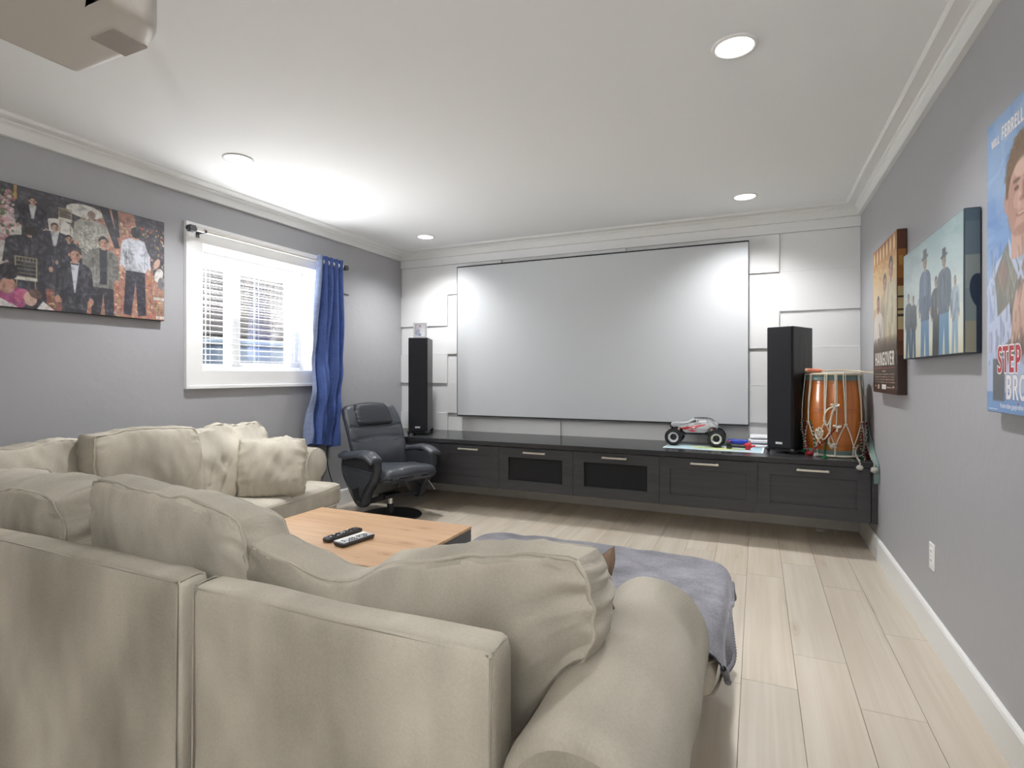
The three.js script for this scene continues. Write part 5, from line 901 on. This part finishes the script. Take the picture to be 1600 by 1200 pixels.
    c.fillStyle = '#d8b09a'; c.beginPath(); c.ellipse(X(0.468), Y(0.92), 44, 58, -0.2, 0, 7); c.fill(); c.fillStyle = '#5a3d30'; c.beginPath(); c.ellipse(X(0.485), Y(0.875), 48, 36, 0.5, 0, 7); c.fill(); c.fillStyle = '#e7e2da'; c.beginPath(); c.moveTo(X(0.49), H); c.lineTo(X(0.51), Y(0.93)); c.lineTo(X(0.55), H); c.fill(); c.beginPath(); c.moveTo(X(0.36), H); c.lineTo(X(0.37), Y(0.93)); c.lineTo(X(0.43), H); c.fill();
    // man in a white shirt, man in a grey jacket, man in a dinner suit
    figure(c, X(0.868), Y(0.115), 840, { coat: '#c9ccd6', trousers: '#23242d', hair: '#1d1b1e', back: true, w: 1.02, coatLen: 3.75 });
    figure(c, X(0.732), Y(0.27), 830, { coat: '#77746a', trousers: '#24242b', shirt: '#2a2a31', vee: 0.26, shirtLen: 3.9, hair: '#231d1c', w: 1.0, skin: '#c08d72' });
    figure(c, X(0.622), Y(0.42), 950, { coat: '#23242b', trousers: '#23242b', shirt: '#cfd2dc', vee: 0.04, shirtLen: 3.1, tie: '#191a1f', hair: '#3a302b', w: 0.95, skin: '#c08c72' });
    chair(X(0.952), Y(0.66), 150, 110, 4); chair(X(0.965), Y(0.85), 120, 110, 4); c.fillStyle = '#3a3a40'; c.beginPath(); c.ellipse(X(0.94), Y(0.3), 46, 120, -0.4, 0, 7); c.fill(); c.fillStyle = '#dcd9d4'; c.beginPath(); c.ellipse(X(0.975), Y(0.55), 40, 70, 0.3, 0, 7); c.fill(); c.fillStyle = '#c79f88'; c.beginPath(); c.ellipse(X(0.965), Y(0.44), 26, 60, 0.4, 0, 7); c.fill(); c.fillStyle = '#6d6c70'; c.beginPath(); c.ellipse(X(0.985), Y(0.63), 30, 60, 0, 0, 7); c.fill();
    for (let i = 0; i < 2600; i++) { const x = hash(i, 1, 91) * W, y = hash(i, 2, 91) * H; c.save(); c.translate(x, y); c.rotate(hash(i, 3, 91) * 3 - 0.4); c.fillStyle = hash(i, 4, 91) > 0.5 ? 'rgba(205,205,212,0.10)' : 'rgba(16,14,18,0.12)'; c.beginPath(); c.ellipse(0, 0, 5 + 11 * hash(i, 5, 91), 8 + 34 * hash(i, 6, 91), 0, 0, 7); c.fill(); c.restore(); }
    c.fillStyle = 'rgba(190,190,198,0.15)'; c.fillRect(0, 0, W, H); soften(c, W, H, 2.2); grainOver(c, W, H, 16000, 0.07, 77);  // pale wash paints the gloss haze into the print colour
  });
  wallPrint('canvas_picture', 'wide canvas picture of a crowded banquet with men in dark suits, beside the window', -1, -2.238, -0.938, 1.502, 2.117, 0.034, tex, mat({ color: [0.045, 0.042, 0.045], roughness: 0.6 }), 0.38);
}
// poster with standing men in pale shirts
{
  const tex = canvasTex(740, 1024, (c, W, H) => {
    const g = (y0, y1, a, b) => { for (let i = 0; i < 60; i++) { c.fillStyle = '#' + new THREE.Color(a).lerp(new THREE.Color(b), i / 59).getHexString(); c.fillRect(0, y0 + (y1 - y0) * i / 60, W, (y1 - y0) / 60 + 1); } };
    g(0, 150, '#a85f1c', '#d49a4a'); g(150, 420, '#d9ab62', '#d8c59c'); g(420, 790, '#c9ad86', '#6b4531'); g(790, H, '#3b2419', '#2c1b14');
    for (let i = 0; i < 7; i++) { const x = 40 + i * 105; c.fillStyle = '#f0c876'; c.beginPath(); c.ellipse(x, 60, 24, 52, 0, 0, 7); c.fill(); c.fillStyle = '#fbeec4'; c.beginPath(); c.ellipse(x, 60, 11, 36, 0, 0, 7); c.fill(); c.fillStyle = '#8a4a14'; c.fillRect(x + 44, 0, 10, 120); }
    for (let i = 0; i < 60; i++) { c.fillStyle = ['#e3c27c', '#b87a2e', '#f2dca6'][i % 3]; c.beginPath(); c.arc(hash(i, 1, 60) * W, 130 + hash(i, 2, 60) * 110, 4 + 8 * hash(i, 3, 60), 0, 7); c.fill(); }
    figure(c, 395, 215, 1000, { coat: '#b8a58c', trousers: '#40302a', skin: '#b98a6a', hair: '#2d2019', w: 1.0 });
    figure(c, 580, 130, 1150, { coat: '#cfc29e', trousers: '#4a372c', skin: '#b88767', hair: '#2a1d17', w: 1.12 });
    figure(c, 175, 340, 900, { coat: '#d8cfc3', trousers: '#40302a', skin: '#b58264', hair: '#33241b', beard: true, w: 1.15 });
    figure(c, 190, 640, 420, { coat: '#cfd3d3', trousers: '#221d1c', skin: '#b98e72', hair: '#2a211d', w: 1.2, legs: false });
    for (let i = 0; i < 40; i++) { const v = i / 40; c.fillStyle = `rgba(48,28,20,${0.06 + 0.03 * v})`; c.fillRect(0, 640 + 170 * v, W, 400); }
    soften(c, W, H, 2.5); c.fillStyle = '#f4efe2'; c.textAlign = 'center'; c.font = 'bold 122px sans-serif'; c.save(); c.translate(W / 2, 838); c.scale(0.93, 1.05); c.fillText('HANGOVER', 0, 0); c.restore();
    c.fillStyle = '#8a3325'; c.fillRect(30, 852, W - 60, 6); c.fillStyle = '#a9978a'; c.fillRect(310, 872, 110, 10); for (let j = 0; j < 4; j++) for (let x = 60 + (j % 2) * 20; x < W - 80; x += 22 + 40 * hash(Math.floor(x), j, 61)) c.fillRect(x, 894 + j * 18, 18 + 18 * hash(Math.floor(x), j, 62), 8);
    c.fillStyle = '#b9aaa0'; c.fillRect(60, 974, 50, 10); c.fillRect(160, 970, 60, 30); c.fillStyle = '#e9e6e2'; c.fillRect(300, 968, 130, 32); c.fillStyle = '#b9aaa0'; c.fillRect(450, 982, 140, 8); c.fillRect(620, 974, 60, 14);
    grainOver(c, W, H, 3000, 0.04, 78);
  });
  const eg = canvasTex(64, 512, (c, W, H) => { c.fillStyle = '#7c4312'; c.fillRect(0, 0, W, H); c.fillStyle = '#5d2d0e'; c.fillRect(0, 0, W, 60); c.fillStyle = '#a5661d'; c.fillRect(0, 60, W, 90); c.fillStyle = '#b98a3c'; c.fillRect(10, 80, 30, 30); c.fillStyle = '#c7b183'; c.fillRect(0, 175, W, 170); c.fillStyle = '#3a2a1f'; c.fillRect(0, 205, W, 6); c.fillRect(0, 245, W, 6); c.fillRect(0, 262, W, 8); c.fillStyle = '#7b4b2c'; c.fillRect(0, 310, W, 60); c.fillStyle = '#5a3320'; c.fillRect(0, 345, W, 60); c.fillStyle = '#341c13'; c.fillRect(0, 390, W, 130); });
  const t = wallPrint('canvas_picture', 'tall orange and brown film poster on canvas beside the panelled wall, reading HANGOVER', 1, -4.012, -3.39, 1.063, 1.92, 0.043, tex, mat({ color: [0.05, 0.03, 0.02], roughness: 0.5 }), 0.40);
  const sg = new THREE.PlaneGeometry(0.036, 0.85); sg.rotateY(PI / 2); sg.translate(0.3114, 0.4285, 0.0215); mesh('wrapped_edge', sg, mat({ color: [0.8, 0.8, 0.8], map: eg, roughness: 0.5 }), t);
}
// wide picture of people in denim
{
  const tex = canvasTex(1280, 768, (c, W, H) => {
    const stops = [[0, '#8fa9ad'], [0.3, '#a9bdbd'], [0.6, '#c6d0ca'], [0.85, '#ddddca'], [1, '#d3cba8']];
    for (let i = 0; i < 128; i++) { const v = i / 127; let k = 0; while (v > stops[k + 1][0]) k++; const f = (v - stops[k][0]) / (stops[k + 1][0] - stops[k][0]); c.fillStyle = '#' + new THREE.Color(stops[k][1]).lerp(new THREE.Color(stops[k + 1][1]), f).getHexString(); c.fillRect(0, v * H, W, H / 127 + 1); }
    for (let i = 0; i < 46; i++) { c.fillStyle = i % 2 ? 'rgba(120,146,152,0.10)' : 'rgba(220,228,226,0.12)'; c.beginPath(); c.ellipse(hash(i, 1, 63) * W, hash(i, 2, 63) * H * 0.6, 90 + 140 * hash(i, 3, 63), 20 + 40 * hash(i, 4, 63), 0.2, 0, 7); c.fill(); }
    figure(c, 140, 300, 520, { coat: '#3c4b58', trousers: '#3a5670', hair: '#26272a', skin: '#9a8578', w: 1.2, coatLen: 4.0 });
    figure(c, 275, 330, 480, { coat: '#36434e', trousers: '#38536d', hair: '#2b2a2a', skin: '#9a8578', w: 1.15, coatLen: 3.9 });
    figure(c, 800, 280, 530, { coat: '#2c2f35', trousers: '#2c2f35', hair: '#27272a', skin: '#8e7a6f', w: 1.2, coatLen: 7.0 });
    figure(c, 955, 165, 690, { coat: '#4a5d6c', trousers: '#5f88a8', hair: '#26262a', skin: '#98826f', w: 1.25, coatLen: 3.9, hat: '#3b3f45' });
    figure(c, 560, 95, 800, { coat: '#3f5a78', trousers: '#5f86ab', hair: '#2a2c31', skin: '#9c8470', w: 1.1, coatLen: 4.1, hat: '#4a4d52', shirt: '#5b7390', vee: 0.2 });
    c.strokeStyle = '#5b6066'; c.lineWidth = 9; c.beginPath(); c.moveTo(250, 520); c.lineTo(470, 330); c.stroke();
    figure(c, 1150, 330, 460, { coat: '#8fa3b0', trousers: '#87a3b8', hair: '#71777c', skin: '#a8968a', w: 1.0 });
    soften(c, W, H, 2.5); grainOver(c, W, H, 4000, 0.04, 79);
  });
  const eg = canvasTex(64, 256, (c, W, H) => { c.fillStyle = '#8a989b'; c.fillRect(0, 0, W, H); c.fillStyle = '#5c7486'; c.fillRect(0, 0, W, 22); c.fillStyle = '#6d8190'; c.fillRect(0, 22, W, 60); c.fillStyle = '#9aa6a4'; c.fillRect(0, 82, W, 60); c.fillStyle = '#a7a490'; c.fillRect(0, 200, W, 56); c.fillStyle = '#1f3450'; c.beginPath(); c.ellipse(64, 148, 46, 30, 0.3, 0, 7); c.fill(); c.fillRect(48, 160, 16, 96); });
  const t = wallPrint('canvas_picture', 'wide pale blue canvas picture of people in denim and hats, between two posters', 1, -3.222, -2.37, 1.243, 1.746, 0.048, tex, mat({ color: [0.04, 0.055, 0.075], roughness: 0.5 }), 0.34);
  const sg = new THREE.PlaneGeometry(0.041, 0.496); sg.rotateY(PI / 2); sg.translate(0.4264, 0.2515, 0.024); mesh('wrapped_edge', sg, mat({ color: [0.8, 0.8, 0.8], map: eg, roughness: 0.5 }), t);
}
// big blue poster cut by the picture's edge
{
  const tex = canvasTex(900, 1330, (c, W, H) => {
    c.fillStyle = '#7ea3d3'; c.fillRect(0, 0, W, H); for (let i = 0; i < 90; i++) { c.fillStyle = i % 3 ? 'rgba(190,208,232,0.20)' : 'rgba(84,124,182,0.16)'; c.beginPath(); c.ellipse(hash(i, 1, 64) * W, hash(i, 2, 64) * H * 0.62, 70 + 160 * hash(i, 3, 64), 40 + 80 * hash(i, 4, 64), 0, 0, 7); c.fill(); }
    // a man in a grey diamond-patterned vest over a pale blue shirt
    c.fillStyle = '#b9c6e2'; c.beginPath(); c.moveTo(0, 760); c.quadraticCurveTo(70, 660, 200, 620); c.lineTo(520, 640); c.lineTo(560, 1240); c.lineTo(0, 1240); c.fill(); c.strokeStyle = '#94a3c6'; c.lineWidth = 7; for (let i = 0; i < 9; i++) { c.beginPath(); c.moveTo(20 + i * 12, 760 + i * 30); c.quadraticCurveTo(50 + i * 10, 860 + i * 18, 30 + i * 14, 960 + i * 14); c.stroke(); }
    c.fillStyle = '#77766c'; c.beginPath(); c.moveTo(90, 720); c.quadraticCurveTo(160, 640, 235, 585); c.lineTo(320, 760); c.lineTo(560, 800); c.lineTo(560, 1080); c.lineTo(120, 1080); c.quadraticCurveTo(140, 900, 90, 720); c.fill();
    for (let j = 0; j < 4; j++) for (let i = 0; i < 4; i++) { const x = 180 + i * 120 + (j % 2) * 60, y = 720 + j * 105; c.fillStyle = (i + j) % 2 ? '#8a857a' : '#8d7468'; c.beginPath(); c.moveTo(x, y - 80); c.lineTo(x + 52, y); c.lineTo(x, y + 80); c.lineTo(x - 52, y); c.fill(); }
    c.strokeStyle = 'rgba(228,226,220,0.85)'; c.lineWidth = 3; c.setLineDash([9, 7]); for (let i = -2; i < 6; i++) { c.beginPath(); c.moveTo(90 + i * 120, 620); c.lineTo(330 + i * 120, 1080); c.moveTo(330 + i * 120, 620); c.lineTo(90 + i * 120, 1080); c.stroke(); } c.setLineDash([]);
    c.fillStyle = '#b9c6e2'; c.beginPath(); c.moveTo(235, 560); c.lineTo(330, 700); c.lineTo(350, 770); c.lineTo(250, 650); c.fill(); c.fillStyle = '#c2cbe6'; c.beginPath(); c.moveTo(0, 930); c.quadraticCurveTo(150, 900, 250, 850); c.lineTo(280, 1000); c.quadraticCurveTo(150, 1060, 0, 1060); c.fill();
    c.fillStyle = '#cfa695'; c.fillRect(270, 520, 200, 150); c.beginPath(); c.ellipse(370, 380, 150, 215, 0, 0, 7); c.fill(); c.fillStyle = '#c59a89'; c.beginPath(); c.ellipse(222, 410, 26, 52, 0, 0, 7); c.fill();
    c.fillStyle = '#7d6249'; c.beginPath(); c.moveTo(215, 400); c.quadraticCurveTo(195, 190, 370, 150); c.quadraticCurveTo(545, 190, 525, 400); c.quadraticCurveTo(500, 270, 370, 270); c.quadraticCurveTo(262, 270, 236, 400); c.fill();
    c.fillStyle = 'rgba(150,105,90,0.35)'; c.beginPath(); c.ellipse(285, 440, 50, 120, 0.15, 0, 7); c.fill(); c.fillStyle = 'rgba(245,215,200,0.35)'; c.beginPath(); c.ellipse(390, 300, 90, 40, 0, 0, 7); c.fill(); c.beginPath(); c.ellipse(330, 430, 40, 36, 0, 0, 7); c.fill(); c.beginPath(); c.ellipse(440, 430, 36, 36, 0, 0, 7); c.fill();
    c.fillStyle = 'rgba(92,68,54,0.75)'; for (const q of [322, 424]) { c.beginPath(); c.ellipse(q, 346, 36, 8, 0, 0, 7); c.fill(); c.beginPath(); c.ellipse(q, 378, 24, 9, 0, 0, 7); c.fill(); } c.fillStyle = 'rgba(150,95,80,0.6)'; c.beginPath(); c.ellipse(376, 432, 30, 12, 0, 0, 7); c.fill(); c.beginPath(); c.ellipse(386, 400, 9, 40, 0, 0, 7); c.fill(); c.fillStyle = '#a3655a'; c.beginPath(); c.ellipse(372, 492, 56, 11, 0, 0, 7); c.fill(); c.fillStyle = '#e5d8cf'; c.fillRect(335, 486, 74, 8); c.fillStyle = 'rgba(130,85,70,0.35)'; c.beginPath(); c.ellipse(372, 560, 90, 24, 0, 0, 7); c.fill();
    for (let i = 0; i < 420; i++) { const q = PI + PI * hash(i, 1, 66), r = 130 + 60 * hash(i, 2, 66); c.strokeStyle = ['rgba(90,66,46,0.5)', 'rgba(150,122,90,0.5)'][i % 2]; c.lineWidth = 3; c.beginPath(); c.moveTo(370 + r * Math.cos(q) * 0.95, 330 + r * Math.sin(q)); c.lineTo(370 + (r - 16) * Math.cos(q + 0.12) * 0.95, 330 + (r - 16) * Math.sin(q + 0.12)); c.stroke(); }
    for (let i = 0; i < 5; i++) { c.fillStyle = i % 2 ? '#cda592' : '#d3ad9a'; c.beginPath(); c.ellipse(300 + i * 34, 920 - i * 10, 19, 120, 0.22, 0, 7); c.fill(); }
    // second figure, beyond the picture's edge
    c.fillStyle = '#8fa07c'; c.fillRect(590, 760, 310, 480); c.fillStyle = '#c99f8c'; c.beginPath(); c.ellipse(700, 480, 125, 185, 0, 0, 7); c.fill(); c.fillStyle = '#4b382d'; c.beginPath(); c.ellipse(700, 370, 140, 120, 0, PI, 2 * PI); c.fill();
    c.fillStyle = '#6a6d72'; c.fillRect(70, 1090, 130, 190);
    c.beginPath(); c.rect(0, 560, 600, 560); folds(c, 0, 560, 600, 560, 80, 301, 90); soften(c, W, H, 3);
    const line = (s, x, y, px, f, st, w) => { c.font = 'bold ' + px + 'px sans-serif'; c.lineJoin = 'round'; c.lineWidth = w; c.strokeStyle = st; c.strokeText(s, x, y); c.fillStyle = f; c.fillText(s, x, y); };
    c.textAlign = 'left'; c.save(); c.translate(52, 118); c.scale(0.9, 1.15); line('WILL', 0, 0, 42, '#f6f1ee', '#c9b3b6', 3); c.restore(); c.save(); c.translate(165, 118); c.scale(0.9, 1.3); line('FERRELL', 0, 0, 62, '#f6f1ee', '#c9b3b6', 3); c.restore();
    c.save(); c.translate(118, 1152); c.scale(0.92, 1.32); line('STEP', 0, 0, 122, '#c23a41', '#ece6ea', 10); c.restore(); c.save(); c.translate(208, 1270); c.scale(0.9, 1.28); line('BROTHERS', 0, 0, 116, '#f1eef2', '#8f8f9c', 5); c.restore();
    c.fillStyle = '#ece9ee'; c.font = 'bold 26px sans-serif'; c.fillText('From the guys who', 150, 1310); c.fillStyle = '#c23a41'; c.fillRect(330, 1281, 14, 8);
    c.fillStyle = 'rgba(235,235,240,0.8)'; c.fillRect(22, 1316, 100, 5); grainOver(c, W, H, 4000, 0.04, 80);
  });
  wallPrint('poster_board', 'large blue film poster of a man in a grey argyle vest, reading STEP BRO', 1, -2.213, -1.60, 1.053, 1.953, 0.032, tex, mat({ color: [0.28, 0.30, 0.42], roughness: 0.5 }), 0.33);
}
renderer.render(scene, camera);
